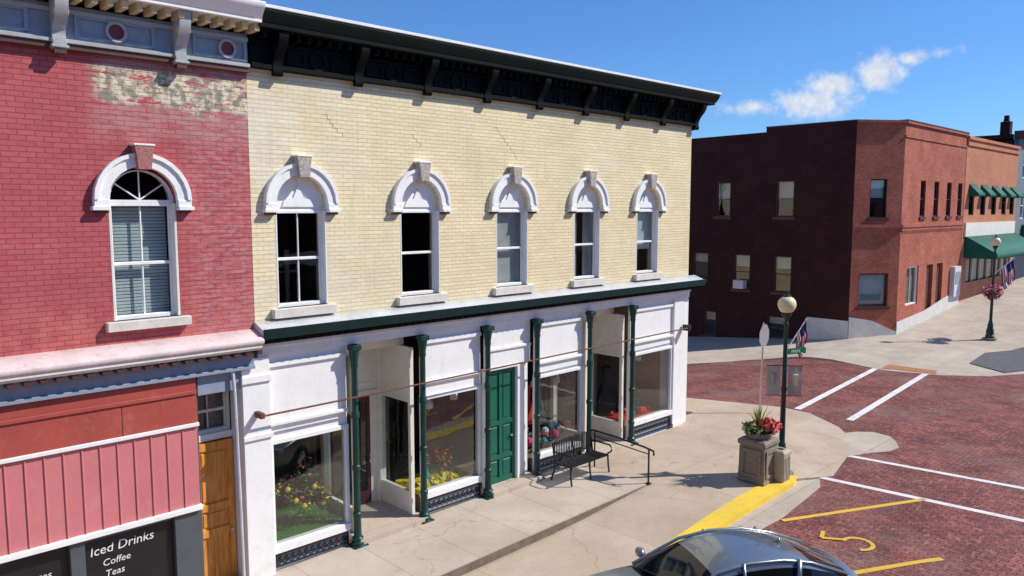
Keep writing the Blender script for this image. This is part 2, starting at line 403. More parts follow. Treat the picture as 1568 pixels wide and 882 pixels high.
# sidewalks
G=Grp('sidewalk'); 
p=G('lower_walk','sidewalk_concrete')
outer=[(-25,-4.42),(16.95,-4.42),(18.0,-4.95),(19.9,-4.55),(21.2,-4.1),(22.2,-3.3),(23.1,-2.0),(23.15,-1.0),(22.6,.4),(21.9,1.7),(21.7,4),(21.7,60),(19.0,60),(19.0,-.1),(14.3,-.1),(14.3,-2.2),(-25,-2.2)]
drape(p,outer,corner,0,1.,.3)
p=G('upper_walk','upper_walk')
drape(p,[(-25,-2.21),(14.3,-2.21),(14.3,.6),(-25,.6)],gz,0.003,1.,.45)
p=G('step_riser','step_riser')
x=-24.
while x<14.2:
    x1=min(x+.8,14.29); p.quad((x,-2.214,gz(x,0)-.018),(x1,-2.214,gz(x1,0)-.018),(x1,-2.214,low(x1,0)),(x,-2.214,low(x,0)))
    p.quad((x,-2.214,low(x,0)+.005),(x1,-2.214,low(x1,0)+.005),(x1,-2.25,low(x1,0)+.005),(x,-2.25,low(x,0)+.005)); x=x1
p=G('far_walk','pale_concrete')
drape(p,[(28.2,60),(28.2,6.4),(29.4,5.4),(30.9,4.4),(31.7,2.6),(31.9,1.2),(31.5,-1.2),(32.1,-3.0),(33.2,-4.3),(35.0,-5.35),(38,-5.5),(44,-5.5),(46,-4.6),(95,-4.6),(95,2.0),(40.3,2.0),(38.1,3.4),(38.1,60)],fcorner,0,1.,.3)
NORECALC.update(('lower_walk','upper_walk','far_walk','gutter','apron','opposite_walk'))
p=G('gutter','pale_concrete')
drape(p,[(-25,-5.0),(12,-5.0),(14.9,-5.25),(17.1,-5.05),(17.6,-4.8),(16.9,-4.35),(-25,-4.35)],roadz,.006,1.)
p=G('apron','pale_concrete')
drape(p,[(19.6,-4.5),(20.0,-4.75),(20.4,-4.9),(20.9,-5.2),(21.4,-5.25),(21.9,-5.0),(22.3,-4.7),(22.4,-4.2),(22.1,-3.85),(21.6,-3.6)],roadz,.008,1.)
p=G('opposite_walk','pale_concrete'); drape(p,[(-25,-26),(95,-26),(95,-22.05),(-25,-22.05)],gz,0,1.,.3)
G.done()
G=Grp('asphalt_ramp',True); p=G('asphalt_ramp','asphalt'); NORECALC.add('asphalt_ramp')
drape(p,[(34.3,-4.6),(35.6,-5.15),(43,-5.2),(43,-4.5),(38.2,-2.9),(35.3,-3.1)],fcorner,.03,1.)
G.done()
G=Grp('tactile_paving',True); p=G('tactile_paving','tactile_red'); NORECALC.add('tactile_paving')
drape(p,[(31.75,-.9),(32.6,-.9),(32.9,-2.6),(32.2,-2.8)],fcorner,.012,1.)
G.done()
G=Grp('yellow_curb',True); p=G('yellow_curb','curb_yellow'); NORECALC.add('yellow_curb')
drape(p,[(10.5,-4.60),(16.7,-4.60),(17.15,-4.45),(17.0,-4.2),(16.3,-4.10),(10.5,-4.20)],lambda x,y:low(x,y),.012,1.,.115)
G.done()
G=Grp('crosswalk_marking',True); p=G('crosswalk_marking','road_white')
def strip(p,a,b,w,dz=.005,zf=roadz):
    a=Vector(a);b=Vector(b); n=(b-a).normalized(); n=Vector((-n.y,n.x))*w/2
    drape(p,[tuple(a-n),tuple(b-n),tuple(b+n),tuple(a+n)],zf,dz,1.)
strip(p,(19.75,-4.5),(21.9,-20),.17); strip(p,(17.7,-4.6),(19.4,-20),.17)
strip(p,(31.7,-.75),(23.3,-1.5),.22); strip(p,(32.0,-2.5),(23.2,-3.2),.22)
G.done()
G=Grp('parking_marking',True); p=G('parking_marking','road_yellow')
strip(p,(14.75,-5.3),(18.0,-7.0),.12); strip(p,(12.6,-6.6),(15.2,-8.2),.12); strip(p,(11.0,-9.2),(13.2,-10.4),.12)
cx,cy=14.75,-6.85
for i in range(9):
    a0=math.radians(-150+i*28); a1=math.radians(-150+(i+1)*28)
    strip(p,(cx+.27*math.cos(a0),cy+.27*math.sin(a0)),(cx+.27*math.cos(a1),cy+.27*math.sin(a1)),.085)
strip(p,(cx-.02,cy+.28),(cx-.22,cy+.62),.08,.007); strip(p,(cx-.22,cy+.62),(cx+.08,cy+.72),.08,.008)
G.done()
# ------------------------------------------------------------ sash window
def sash(G,M,a0,a1,b0,b1,c=-.16,fr='white_paint',meet=.5,munt=1,back='interior_dark',blind=None,fw=.055,glassmat='window_glass',tag='window'):
    f=G(tag+'_frames',fr); g=G(tag+'_glass',glassmat)
    for q in ((a0,a0+fw,b0,b1),(a1-fw,a1,b0,b1),(a0+fw,a1-fw,b0,b0+fw*1.2),(a0+fw,a1-fw,b1-fw,b1)): f.box(q[0],q[1],q[2],q[3],c-.06,c+.06,M)
    bm_=b0+(b1-b0)*meet
    f.box(a0+fw,a1-fw,bm_-.025,bm_+.025,c-.05,c+.03,M)
    f.box(a0+fw,a0+fw+.03,b0+fw*1.2,b1-fw,c-.04,c+.02,M); f.box(a1-fw-.03,a1-fw,b0+fw*1.2,b1-fw,c-.04,c+.02,M)
    for k in range(munt):
        m_=a0+(a1-a0)*(k+1)/(munt+1); f.box(m_-.012,m_+.012,b0+fw*1.2,bm_-.025,c-.03,c+.005,M); f.box(m_-.012,m_+.012,bm_+.025,b1-fw,c-.03,c+.005,M)
    g.box(a0+fw,a1-fw,b0+fw,bm_,c-.035,c-.028,M); g.box(a0+fw,a1-fw,bm_,b1-fw,c-.015,c-.008,M)
    if blind:
        kind,frac,mat=blind
        if kind=='slats':
            s=G(tag+'_blinds',mat); z=b1-.05
            while z>b1-(b1-b0)*frac: s.box(a0+fw+.02,a1-fw-.02,z-.022,z+.022,c-.14,c-.128,M); z-=.052
        elif kind=='curtain':
            s=G(tag+'_curtains',mat); n=26; L=(a1-a0-2*fw)
            for side in (0,1):
                aa=a0+fw if side==0 else a1-fw-L*frac
                for i in range(n):
                    t=i/n; x0=aa+L*frac*t; x1=aa+L*frac*(i+1)/n; w0=.02*math.sin(i*1.3)-.13; w1=.02*math.sin((i+1)*1.3)-.13
                    s.quad(M@Vector((x0,b0+.05,c+w0)),M@Vector((x1,b0+.05,c+w1)),M@Vector((x1,b1-.05,c+w1)),M@Vector((x0,b1-.05,c+w0)))
        elif kind=='shade':
            s=G(tag+'_shades',mat); s.box(a0+fw,a1-fw,b1-(b1-b0)*frac,b1-.02,c-.12,c-.115,M)
def hood(G,M,cx,spring,ro,ri,mat,kmat,ears=True):
    h=G('window_hoods',mat)
    o=arch(cx,spring,ro); i_=arch(cx,spring,ri)
    h.plate(o+i_[::-1],[],-.01,.085,M)
    o2=arch(cx,spring,ro-.0,n=14); i2=arch(cx,spring,ro-.06)
    h.plate(o2+i2[::-1],[],.085,.12,M)
    for s in (-1,1):
        a0,a1=sorted((cx+s*ro,cx+s*ri)); w=.03
        h.box(a0,a1,spring-.12,spring,-.01,.10,M); h.box(a0-.03*(s<0),a1+.03*(s>0),spring-.16,spring-.10,-.01,.13,M)
        G('hood_undersides','brown_trim').box(a0+.01,a1-.01,spring-.2,spring-.16,-.01,.09,M)
    k=G('keystones',kmat)
    zt=spring+ro
    k.plate([(cx-.09,spring+ri-.04),(cx+.09,spring+ri-.04),(cx+.135,zt+.10),(cx-.135,zt+.10)],[],.0,.19,M)
    h.box(cx-.155,cx+.155,zt+.10,zt+.13,0,.20,M)
# ------------------------------------------------------------ main yellow building
YW=[6.86,9.5,12.08,14.67,17.18]; XL,XR=5.93,19.2
G=Grp('yellow_brick_building'); SP=6.36
holes=[arch(c,SP,.5,z0=4.52) for c in YW]
G('brick_wall','yellow_brick').plate(rect(XL,XR,4.0,8.62),holes,-.32,0,FAC)
w=G('brick_wall','yellow_brick'); 
w.box(XR-.3,XR,.32,22,-4,9.3); w.box(XL,XR,21.7,22,-4,9.3)
w.box(XL,XR-.3,.0,.32,8.62,9.3)
ck=G('mortar_cracks','crack_brown')
for x0,z0,n,sx_ in ((11.55,8.05,9,.055),(7.35,7.95,5,.06),(9.3,7.75,3,.06)):
    x=x0; z=round(z0/.075)*.075
    for i in range(n):
        L=random.uniform(.05,.13)*(1 if sx_>0 else -1); a0,a1=sorted((x,x+L)); ck.box(a0,a1,z-.005,z+.004,0,.003,FAC); x+=L; ck.box(x-.005,x+.005,z-.075,z+.002,0,.0025,FAC); z-=.075
G('roof','roofing').box(XL,XR,.1,22,9.3,9.36)
G('parapet_cap','white_metal').box(XL,XR+.02,-.05,.3,9.361,9.42)
for i,c in enumerate(YW):
    hood(G,FAC,c,SP,.71,.5,'white_paint','stone_carved')
    s=G('sills','sill_stone'); s.box(c-.62,c+.62,4.36,4.52,-.1,.12,FAC)
    t=G('tympanums','white_paint'); t.plate(arch(c,SP,.498,z0=6.24),[],-.17,-.10,FAC)
    o=[(c-.32,6.30),(c+.32,6.30),(c+.27,6.42),(c+.1,6.46),(c+.06,6.55),(c,6.68),(c-.06,6.55),(c-.1,6.46),(c-.27,6.42)]
    G('tympanum_ornaments','white_paint').plate(o,[],-.10,-.07,FAC)
    bl=[None,None,('shade',.97,'curtain'),('curtain',.36,'curtain'),('shade',.62,'blind')][i]
    sash(G,FAC,c-.5,c+.5,4.52,6.24,-.14,munt=[1,0,0,0,0][i],blind=bl)
    j=G('jambs','white_paint')
    for s_ in (-1,1):
        a0,a1=sorted((c+s_*.497,c+s_*.465)); j.box(a0,a1,4.53,6.23,-.08,.004,FAC)
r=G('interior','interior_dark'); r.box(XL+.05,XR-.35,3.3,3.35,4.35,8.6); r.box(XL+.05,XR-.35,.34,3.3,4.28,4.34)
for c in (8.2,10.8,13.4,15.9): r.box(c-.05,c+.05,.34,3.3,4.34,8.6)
r=G('room_contents','planter_stone'); r.box(6.5,6.75,1.2,1.3,4.4,5.9); r.box(7.0,7.08,.9,.95,4.4,5.5); r.box(6.45,7.3,1.0,1.05,5.05,5.1); r.box(9.1,9.3,1.2,1.3,4.4,5.6)
# cornice
CD=.58; co=G('cornice','black_paint')
co.box(XL+.03,XR+.04,-.08,0,8.60,9.2)
co.box(XR,XR+.08,-.08,.9,8.60,9.2)
co.box(XL+.03,XR+.10,-.14,-.08,8.60,8.68); co.box(XL+.03,XR+.10,-.12,-.08,9.0,9.06)
co.box(XL+.03,XR+.46,-.46,.0,9.2,9.28)
cg=G('cornice_crown','green_trim')
prof=[(0,9.281),(.46,9.281),(.48,9.32),(.53,9.37),(.56,9.43),(.58,9.44),(.58,9.47),(0,9.52)]
cg.plate(prof,[],0,-(XR-XL+.5),SIDE(XL+.03)) 
G('cornice_gutter','white_metal').box(XL+.03,XR+.56,-.6,-.02,9.521-.04,9.535)
def bracket(p,x,w,prof,M0=None): p.plate(prof,[],-w/2,w/2,M0 or SIDE(x))
bp=[(.08,8.50),(.15,8.50),(.18,8.56),(.15,8.64),(.17,8.74),(.24,8.86),(.34,8.96),(.40,9.06),(.43,9.2),(.08,9.2)]
b=G('cornice_brackets','black_paint')
for i in range(9): bracket(b,6.42+i*1.6,.17,bp)
x=XL+.2
while x<XR:
    if abs(((x-6.42+.8)%1.6)-.8)>.17: b.box(x-.035,x+.035,-.34,-.08,9.08,9.199)
    x+=.2
fp=G('frieze_panels','black_paint')
for i in range(8):
    c=7.22+i*1.6
    fp.plate(circ(c,8.85,.17,20),[circ(c,8.85,.12,20)],.08,.115,FAC)
    for s in (-1,1):
        a0,a1=sorted((c+s*.25,c+s*.6)); fp.plate(rect(a0,a1,8.73,8.97),[rect(a0+.04,a1-.04,8.77,8.93)],.08,.11,FAC)
b.plate([(q[0]-.0,q[1]) for q in bp],[],-.09,.09,frame((XR,.1,0),(1,0,0),(0,0,1)))
# belt ledge
l=G('belt_ledge','grey_metal')
l.plate([(0,4.1),(.34,4.1),(.34,4.22),(.0,4.34)],[],0,-(XR-XL+.33),SIDE(XL-.02))
l=G('belt_ledge_fascia','green_trim')
l.box(XL-.02,XR+.35,-.37,-.341,4.06,4.235)
l=G('ledge_soffit','black_paint'); l.box(XL,XR+.30,-.30,0,4.02,4.099); l.box(XL,XR+.25,-.22,0,3.96,4.02)
l=G('ledge_dentils','black_paint'); x=XL+.1
while x<XR+.2: l.box(x,x+.08,-.335,-.301,4.0,4.098); x+=.17
# storefront
w=G('storefront_woodwork','white_paint')
w.box(XL,XR,-.06,.5,3.72,3.96)
w.box(XL,XR,-.10,-.06,3.88,3.957)
w.box(5.62,6.12,-.10,.4,-.55,3.72); w.box(5.60,6.14,-.14,-.1,3.3,3.42); w.box(5.60,6.14,-.14,-.1,2.3,2.38)
w.box(18.45,18.95,-.06,.4,-.3,3.72); w.box(18.95,19.2,-.03,.4,-.3,3.72)
w.box(18.43,18.97,-.10,-.06,-.3,.1)
bays=[(6.12,7.72,2.11,.25),(9.5,11.12,2.33,.36),(12.86,14.55,2.26,.42),(16.5,18.45,2.30,.50)]
for k,(a0,a1,gt,gb) in enumerate(bays):
    w.box(a0,a1,.02,.10,gt+.08,3.72)
    w.box(a0,a1,-.03,.12,gt,gt+.08); w.box(a0,a1,-.05,.0,gt+.34,gt+.40); w.box(a0,a1,-.03,.02,3.5,3.58)
    w.box(a0,a0+.07,-.02,.12,gb,gt); w.box(a1-.07,a1,-.02,.12,gb,gt)
    w.box(a0,a1,-.06,.16,gb-.14,gb)
    z0=gz((a0+a1)/2,0)-.1
    w.box(a0,a1,.03,.12,z0,gb-.14)
    G('shop_glass','window_glass').box(a0+.07,a1-.07,.05,.058,gb,gt)
    g=G('iron_grilles','grille_iron'); h0=z0+.16; h1=gb-.17; M=FAC
    g.plate(rect(a0+.05,a1-.05,h0,h1),[rect(a0+.08,a1-.08,h0+.03,h1-.03)],.0,.03,M)
    G('grille_panel','panel_grey').box(a0+.05,a1-.05,h0,h1,-.025,-.015,M)
    n=int((a1-a0-.16)/.13); rr=.058
    rows=max(1,int((h1-h0-.06)/.13))
    for i in range(n):
        x=a0+.08+(a1-a0-.16)*(i+.5)/n
        for j in range(rows):
            z=h0+.03+(h1-h0-.06)*(j+.5)/rows
            g.plate(circ(x,z,rr,10),[circ(x,z,rr-.018,10)],.0,.02,M)
            g.box(x-.008,x+.008,z-rr,z+rr,.0,.015,M); g.box(x-rr,x+rr,z-.008,z+.008,.0,.014,M)
# cast iron columns
cp=[(.13,0),(.13,.12),(.10,.14),(.11,.2),(.075,.24),(.07,.6),(.085,.62),(.085,.68),(.065,.70),(.062,1.5),(.08,1.52),(.08,1.6),(.062,1.62),(.06,2.5),(.08,2.52),(.08,2.62),(.06,2.65),(.058,3.45),(.075,3.5),(.065,3.55),(.085,3.68),(.10,3.76),(.10,3.9)]
CX=[7.8,9.41,11.2,12.76,14.65,16.41]
c_=G('cast_iron_columns','column_green')
for x in CX:
    z=gz(x,0)-.04; top=3.72-z
    c_.lathe((x,-.14,z),[(r_,zz/3.9*top) for r_,zz in cp],14)
    c_.box(x-.15,x+.15,-.29,0,z-.1,z+.07); c_.box(x-.10,x+.10,-.25,-.061,3.62,3.72)
# recessed entries
def recess(a0,a1,doorw,step):
    D=1.25; z=gz((a0+a1)/2,0)+step
    ww=G('entry_woodwork','cream_paint')
    a0i,a1i=a0+.12,a1-.12
    G('entry_floor','upper_walk').box(a0-.05,a1+.05,-.25,D+.1,z-.5,z)
    ww.box(a0-.03,a1+.03,.5,D+.1,3.45,3.72)
    ww.box(a0i,a1i,D,D+.06,2.35,3.45); ww.box(a0i,a1i,D-.05,D,2.3,2.42); ww.box(a0i+.15,a1i-.15,D-.02,D,2.55,2.6); ww.box(a0i+.15,a1i-.15,D-.02,D,3.3,3.35)
    for s,xx in ((1,a1i),(-1,a0i)):
        x0,x1=sorted((xx,xx+s*.06)); 
        ww.box(x0,x1,.1,D,2.35,3.45); ww.box(x0,x1,.1,D,z,z+.45); ww.box(x0-.02,x1+.02,.08,.16,z,3.45); ww.box(x0-.05,x1+.05,D-.1,D+.02,z,3.45)
        ww.box(x0-.015,x1+.015,.16,D-.1,2.3,2.38); ww.box(x0-.015,x1+.015,.16,D-.1,z+.42,z+.48)
        G('shop_glass','window_glass').box((x0+x1)/2-.004,(x0+x1)/2+.004,.16,D-.1,z+.45,2.35)
    d0=a0i+.08
    ww.box(a0i,d0,D,D+.06,z,2.3); ww.box(d0+doorw,a1i,D,D+.06,z,2.3)
    dd=G('entry_doors','brown_trim'); dd.plate(rect(d0,d0+doorw,z+.02,2.3),[rect(d0+.09,d0+doorw-.09,z+.3,2.2)],-.05,0,FACY(D))
    G('shop_glass','window_glass').box(d0+.09,d0+doorw-.09,D+.02,D+.028,z+.3,2.2)
    G('door_handles','chrome').tube([(d0+doorw-.06,D-.07,.85),(d0+doorw-.06,D-.09,.95),(d0+doorw-.06,D-.07,1.05)],.012,6)
recess(7.84,9.38,1.0,.12); recess(14.70,16.37,1.05,.1)
# green door bay
w.box(11.28,12.68,.02,.1,2.72,3.72); w.box(11.28,12.68,-.02,.02,3.1,3.16)
w.box(12.3,12.68,.10,.16,-.3,2.72); w.box(11.24,11.34,-.03,.12,-.25,2.72); w.box(12.25,12.33,.0,.12,-.2,2.72); w.box(11.34,12.25,-.01,.1,2.66,2.72)
G('entry_floor','upper_walk').box(11.2,12.76,-.32,.2,-.5,-.01)
d=G('green_door','door_green'); da,db=11.34,12.25; d.box(da,db,.12,.17,.0,2.66)
st=.09
d.plate(rect(da,db,.0,2.66),[rect(da+st+j*((db-da-st)/2),da+(j+1)*((db-da-st)/2),lo,hi) for j in (0,1) for lo,hi in ((.12,.55),(.65,1.35),(1.45,2.55))],-.12,-.085,FAC)
for j in (0,1):
    x0=da+st+j*((db-da-st)/2); x1=da+(j+1)*((db-da-st)/2)
    for lo,hi in ((.12,.55),(.65,1.35),(1.45,2.55)): d.box(x0+.05,x1-.05,.105,.12,lo+.05,hi-.05)
G('door_hardware','chrome').lathe((0,0,0),[(.03,0),(.035,.03),(.02,.06)],10,frame((12.12,.085,1.05),(1,0,0),(0,0,1)))
# shop interior
r=G('shop_interior','interior_wall'); r.box(5.7,19,4.2,4.3,-.5,3.9)
r.box(6,19,1.4,4.2,3.45,3.5)
r.box(6.1,7.8,1.9,1.95,.25,3.4)
G('shop_floor','interior_floor').box(5.7,19,1.35,4.2,-.3,.05)
for a0,a1,gt,gb in bays:
    G('shop_floor','interior_floor').box(a0,a1,.13,1.35,-.3,gb-.16)
for x in (7.75,9.45,11.15,12.8,14.6,16.45): G('shop_partitions','interior_wall').box(x-.03,x+.03,1.3,4.2,-.3,3.4)
sh=G('shop_shelves','interior_floor')
for x0,x1 in ((9.7,11.0),(13.0,14.4),(16.7,18.3)):
    for z in (.5,.95,1.4,1.85):
        sh.box(x0,x1,3.0,3.4,z,z+.03)
        x=x0+.05
        while x<x1-.1:
            wd_=random.uniform(.06,.16); G('shelf_goods',random.choice(['chalk','cloth_teal','flower_pink','cloth_yellow','leaf_green','curtain','cloth_red'])).box(x,x+wd_,3.05,3.25,z+.03,z+random.uniform(.12,.34)); x+=wd_+random.uniform(.02,.12)
G('turf_display','turf').box(6.16,7.68,.16,1.5,.16,.26)
tf=G('turf_blades','turf')
for _ in range(900):
    x=random.uniform(6.2,7.65); y=random.uniform(.2,1.45); h=random.uniform(.02,.05); tf.quad((x,y,.26),(x+.012,y,.26),(x+.01,y+.01,.26+h),(x,y+.01,.26+h))
G('yellow_cloth','cloth_yellow').leaves((10.3,.45,.37),(.72,.28,.13),260,.09,0)
G('yellow_cloth','cloth_yellow').box(9.56,11.05,.14,1.1,.22,.33)
lf=G('display_foliage','leaf_green')
for q in ((6.95,.45,.70),(7.3,.6,.95),(6.7,.7,.95),(7.4,.45,.60),(7.1,.6,1.2)):
    lf.leaves(q,(.28,.22,.33),80,.05); G('display_flowers','flower_yellow').leaves((q[0],q[1]-.12,q[2]+.1),(.26,.14,.26),9,.045)
    G('display_flowers','flower_pink').leaves((q[0],q[1]-.1,q[2]+.2),(.25,.15,.2),10,.045)
def bloom(G,mat,c,r): G('display_blooms',mat).lathe((0,0,0),[(.01,-r),(r*.7,-r*.7),(r,0),(r*.7,r*.7),(.01,r)],8,Matrix.Translation(c))
for q in ((6.75,.28,.85),(6.9,.25,.72),(7.3,.25,.68),(7.42,.28,.9),(7.15,.3,1.02),(6.6,.3,1.1)): bloom(G,'flower_yellow',q,.055)
lf.leaves((10.3,.4,.72),(.12,.12,.25),60,.05); G('display_flowers','flower_red').leaves((10.3,.36,.85),(.22,.12,.28),34,.045); lf.leaves((10.65,.45,.75),(.12,.12,.3),50,.05); G('display_flowers','flower_pink').leaves((10.65,.4,.95),(.15,.1,.2),16,.04)
G('display_flowers','flower_yellow').leaves((10.5,.4,.8),(.15,.12,.2),14,.04)
for _ in range(22):
    q=(random.uniform(12.98,14.4),random.uniform(.22,.7),.45+random.uniform(0,.4)); bloom(G,random.choice(['flower_pink','cloth_teal','flower_red','chalk','flower_pink']),q,random.uniform(.06,.12))
for _ in range(12):
    q=(random.uniform(16.7,18.2),random.uniform(.3,.9),.52+random.uniform(0,.12)); bloom(G,random.choice(['flower_red','cloth_red','leaf_green']),q,random.uniform(.06,.12))
G('display_cloth','cloth_red').box(16.6,18.35,.16,.9,.345,.48)
# vases on stands and dark dresses hanging further back
for x,y,z,mt in ((9.95,.5,.33,'cloth_teal'),(13.25,.8,.3,'cloth_dark'),(17.9,.8,.5,'cloth_teal')):
    G('display_vases',mt).lathe((x,y,z),[(.05,0),(.09,.06),(.10,.16),(.05,.26),(.06,.30)],12); lf.leaves((x,y,z+.45),(.13,.13,.16),45,.045); G('display_flowers','flower_pink').leaves((x,y-.04,z+.5),(.13,.1,.14),16,.04)
for x,y,mt in ((14.15,1.25,'cloth_dark'),(13.85,1.35,'cloth_red'),(17.1,1.3,'cloth_dark'),(10.9,1.4,'cloth_dark')):
    G('hanging_dresses',mt).lathe((x,y,.75),[(.26,0),(.22,.3),(.13,.62),(.15,.85),(.16,.98),(.05,1.05)],9)
for x,z in ((10.05,1.98),(10.75,2.05),(13.3,1.92),(14.1,1.9),(17.5,2.0)):
    G('pendant_lamps','chalk').lathe((x,.5,z),[(.02,.28),(.03,.2),(.09,.12),(.1,0)],12); G('pendant_lamps','chalk').box(x-.006,x+.006,.494,.506,z+.28,3.4)
G('tie_rod','rust_rod').tube([(5.85,-.29,2.74),(8.5,-.30,2.76),(12,-.30,2.8),(15.5,-.3,2.84),(18.95,-.29,2.87)],.018,8)
G('tie_rod_caps','iron_black').box(18.8,18.9,-.33,-.1,2.78,2.95); G('tie_rod_caps','rust_rod').box(5.82,5.9,-.33,-.1,2.7,2.8)
NOBEV.update(('brick_wall','shop_glass','window_glass','display_foliage','display_flowers','yellow_cloth','interior','display_blooms','iron_grilles','roof','window_curtains','turf_blades','mortar_cracks','shelf_goods'))
G.done(bevel=.006,smooth=('cast_iron_columns','tie_rod','display_vases','display_blooms','hanging_dresses'))
# ------------------------------------------------------------ red painted building (left)
G=Grp('red_brick_building'); XE=5.93; XW=-8
hs=[arch(4.19-i*2.75,6.4,.5,z0=4.56) for i in range(4)]
G('brick_wall','red_painted_brick').plate(rect(XW,XE-.004,3.9,8.55),hs,-.32,0.002,FAC)
G('rear_walls','dark_shaded_brick').box(XW,XE-.01,19.7,20,-1,9.2); G('rear_walls','dark_shaded_brick').box(XW,XW+.3,.33,19.7,-1,9.2)
G('roof','roofing').box(XW,XE-.01,.0,20,9.2,9.28)
for i in range(4):
    c=4.19-i*2.75
    hood(G,FACY(-.002),c,6.4,.71,.5,'white_paint','stone_carved_red')
    G('sills','sill_stone').box(c-.62,c+.62,4.42,4.56,-.1,.13,FAC)
    sash(G,FAC,c-.5,c+.5,4.56,6.36,-.14,munt=1,blind=('slats',.97,'blind'),meet=.48)
    f=G('window_frames'); 
    f.plate(arch(c,6.36,.499),[arch(c,6.40,.44)],-.2,-.08,FAC)
    for a in (35,90,145): 
        t=math.radians(a); f.tube([(c,.14,6.40),(c+.44*math.cos(t),.14,6.4+.44*math.sin(t))],.014,5)
    G('window_glass').plate(arch(c,6.40,.44),[],-.15,-.145,FAC)
    for s_ in (-1,1):
        a0,a1=sorted((c+s_*.497,c+s_*.455)); G('jambs','cream_paint').box(a0,a1,4.57,6.35,-.08,.004,FAC)
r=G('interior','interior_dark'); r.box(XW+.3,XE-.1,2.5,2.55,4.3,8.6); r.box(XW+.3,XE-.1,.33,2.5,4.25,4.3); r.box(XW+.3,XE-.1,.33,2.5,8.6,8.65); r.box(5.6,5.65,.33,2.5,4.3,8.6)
t=G('frieze','slate_trim'); t.box(XW,XE,-.07,.3,8.62,9.12)
G('frieze_band','brown_trim').box(XW,XE+.01,-.11,.2,8.5,8.58); G('frieze_base','grey_stone_trim').box(XW,XE+.005,-.14,.2,8.582,8.64)
m=G('modillions','modillion_cream'); x=XW+.1
while x<XE: m.box(x,x+.085,-.42,-.07,9.13,9.25); x+=.2
G('modillion_band','grey_stone_trim').box(XW,XE,-.11,-.07,9.0,9.06)
G('cornice','white_paint').box(XW,XE+.06,-.5,.0,9.25,9.30)
G('cornice','white_paint').plate([(0,9.30),(.5,9.30),(.54,9.38),(.62,9.46),(.65,9.55),(0,9.6)],[],0,-(XE+.06-XW),SIDE(XW))
bp2=[(.07,8.48),(.18,8.48),(.21,8.56),(.17,8.66),(.19,8.76),(.30,8.86),(.38,9.0),(.43,9.24),(.07,9.24)]
for k in range(6):
    x=4.80-1.67*k
    G('brackets','grey_stone_trim').plate(bp2,[],-.085,.085,SIDE(x)); G('bracket_caps','grey_stone_trim').box(x-.11,x+.11,-.22,-.07,8.50,8.54); G('brackets_tip','brown_trim').box(x-.08,x+.08,-.2,-.08,8.42,8.48)
    G('bracket_scrolls','modillion_cream').lathe((0,0,0),[(.06,-.095),(.06,.095)],12,frame((x,-.30,8.98),(0,1,0),(0,0,1)))
    G('bracket_scrolls','modillion_cream').lathe((0,0,0),[(.035,-.095),(.035,.095)],12,frame((x,-.155,8.60),(0,1,0),(0,0,1)))
    c=x+.82-(.05); hr=.33 if k==0 else .55
    G('frieze_panels','slate_trim').plate(rect(c-.55,c+hr,8.68,9.0),[rect(c-.50,c+hr-.05,8.72,8.96)],.07,.10,FAC)
    G('medallion_rings','grey_stone_trim').plate(circ(c,8.84,.15,20),[circ(c,8.84,.11,20)],.07,.125,FAC)
    G('medallions','medallion_red').plate(circ(c,8.84,.11,20),[],.07,.09,FAC)
l=G('shop_cornice','pink_flash'); l.plate([(0,4.0),(.40,4.0),(.42,4.03),(.42,4.08),(0,4.22)],[],0,-(XE-.04-XW),SIDE(XW))
l=G('shop_cornice_fascia','cream_paint'); l.box(XW,XE-.06,-.38,.0,3.94,3.998); l.box(XW,XE-.08,-.34,0,3.9,3.94)
x=XW
m=G('shop_dentils','brown_trim')
while x<XE-.1: m.box(x,x+.09,-.33,-.1,3.82,3.9); x+=.2
G('shop_frieze','slate_trim').box(XW,XE-.1,-.14,.3,3.60,3.9)
G('shop_frieze','slate_trim').box(XW,XE-.1,-.18,-.14,3.56,3.62)
G('signboard','brick_red_board').box(XW,4.84,-.10,.1,2.80,3.56)
G('signboard_seams','brown_trim').box(3.7,3.712,-.104,-.10,2.8,3.3)
G('signboard','brick_red_board').box(XW,4.84,-.13,-.10,3.28,3.34)
w=G('trim_white','white_paint'); w.box(XW,4.86,-.13,.0,2.74,2.80); w.box(XW,4.86,-.15,.05,1.34,1.42)
pb=G('board_siding','pink_board'); pb.box(XW,4.84,-.08,.1,1.42,2.74); x=4.6
while x>XW: pb.box(x-.012,x+.012,-.098,-.08,1.42,2.74); x-=.245
gl=G('shop_window_pilasters','charcoal_paint')
gl.box(4.42,4.84,-.08,.1,-.6,1.34); gl.box(2.9,3.1,-.08,.1,-.6,1.34); gl.box(.3,.6,-.08,.1,-.6,1.34); gl.box(XW,4.42,-.04,.1,-.6,.0)
cb=G('chalkboard_window','chalkboard'); cb.box(XW,4.42,.02,.08,0,1.32)
gl.box(3.1,4.42,-.02,.02,1.26,1.32)
tx=G('chalk_lettering','chalk')
tx.text('Iced Drinks',.20,frame((3.18,.012,1.0),(1,0,.03),(0,0,1)),.001); tx.text('Coffee',.15,frame((3.35,.012,.80),(1,0,.03),(0,0,1)),.001); tx.text('Teas',.15,frame((3.38,.012,.62),(1,0,.03),(0,0,1)),.001); tx.text('Lattes',.15,frame((2.3,.012,.86),(1,0,.03),(0,0,1)),.001)
G('entry_reveal','charcoal_paint').box(4.84,4.88,-.04,.6,-.6,3.56)
G('entry_reveal','slate_trim').box(4.88,5.62,-.06,.6,3.22,3.56)
G('entry_back','charcoal_paint').box(4.88,5.66,.62,.7,-.6,3.3)
sash(G,FACY(.36),4.88,5.62,2.42,3.2,-.14,fr='cream_paint',munt=1,tag='transom')
G('transom_bar','white_paint').box(4.88,5.62,.38,.62,2.30,2.42)
d=G('wood_door','orange_wood'); d.box(4.9,5.6,.36,.41,-.35,2.28)
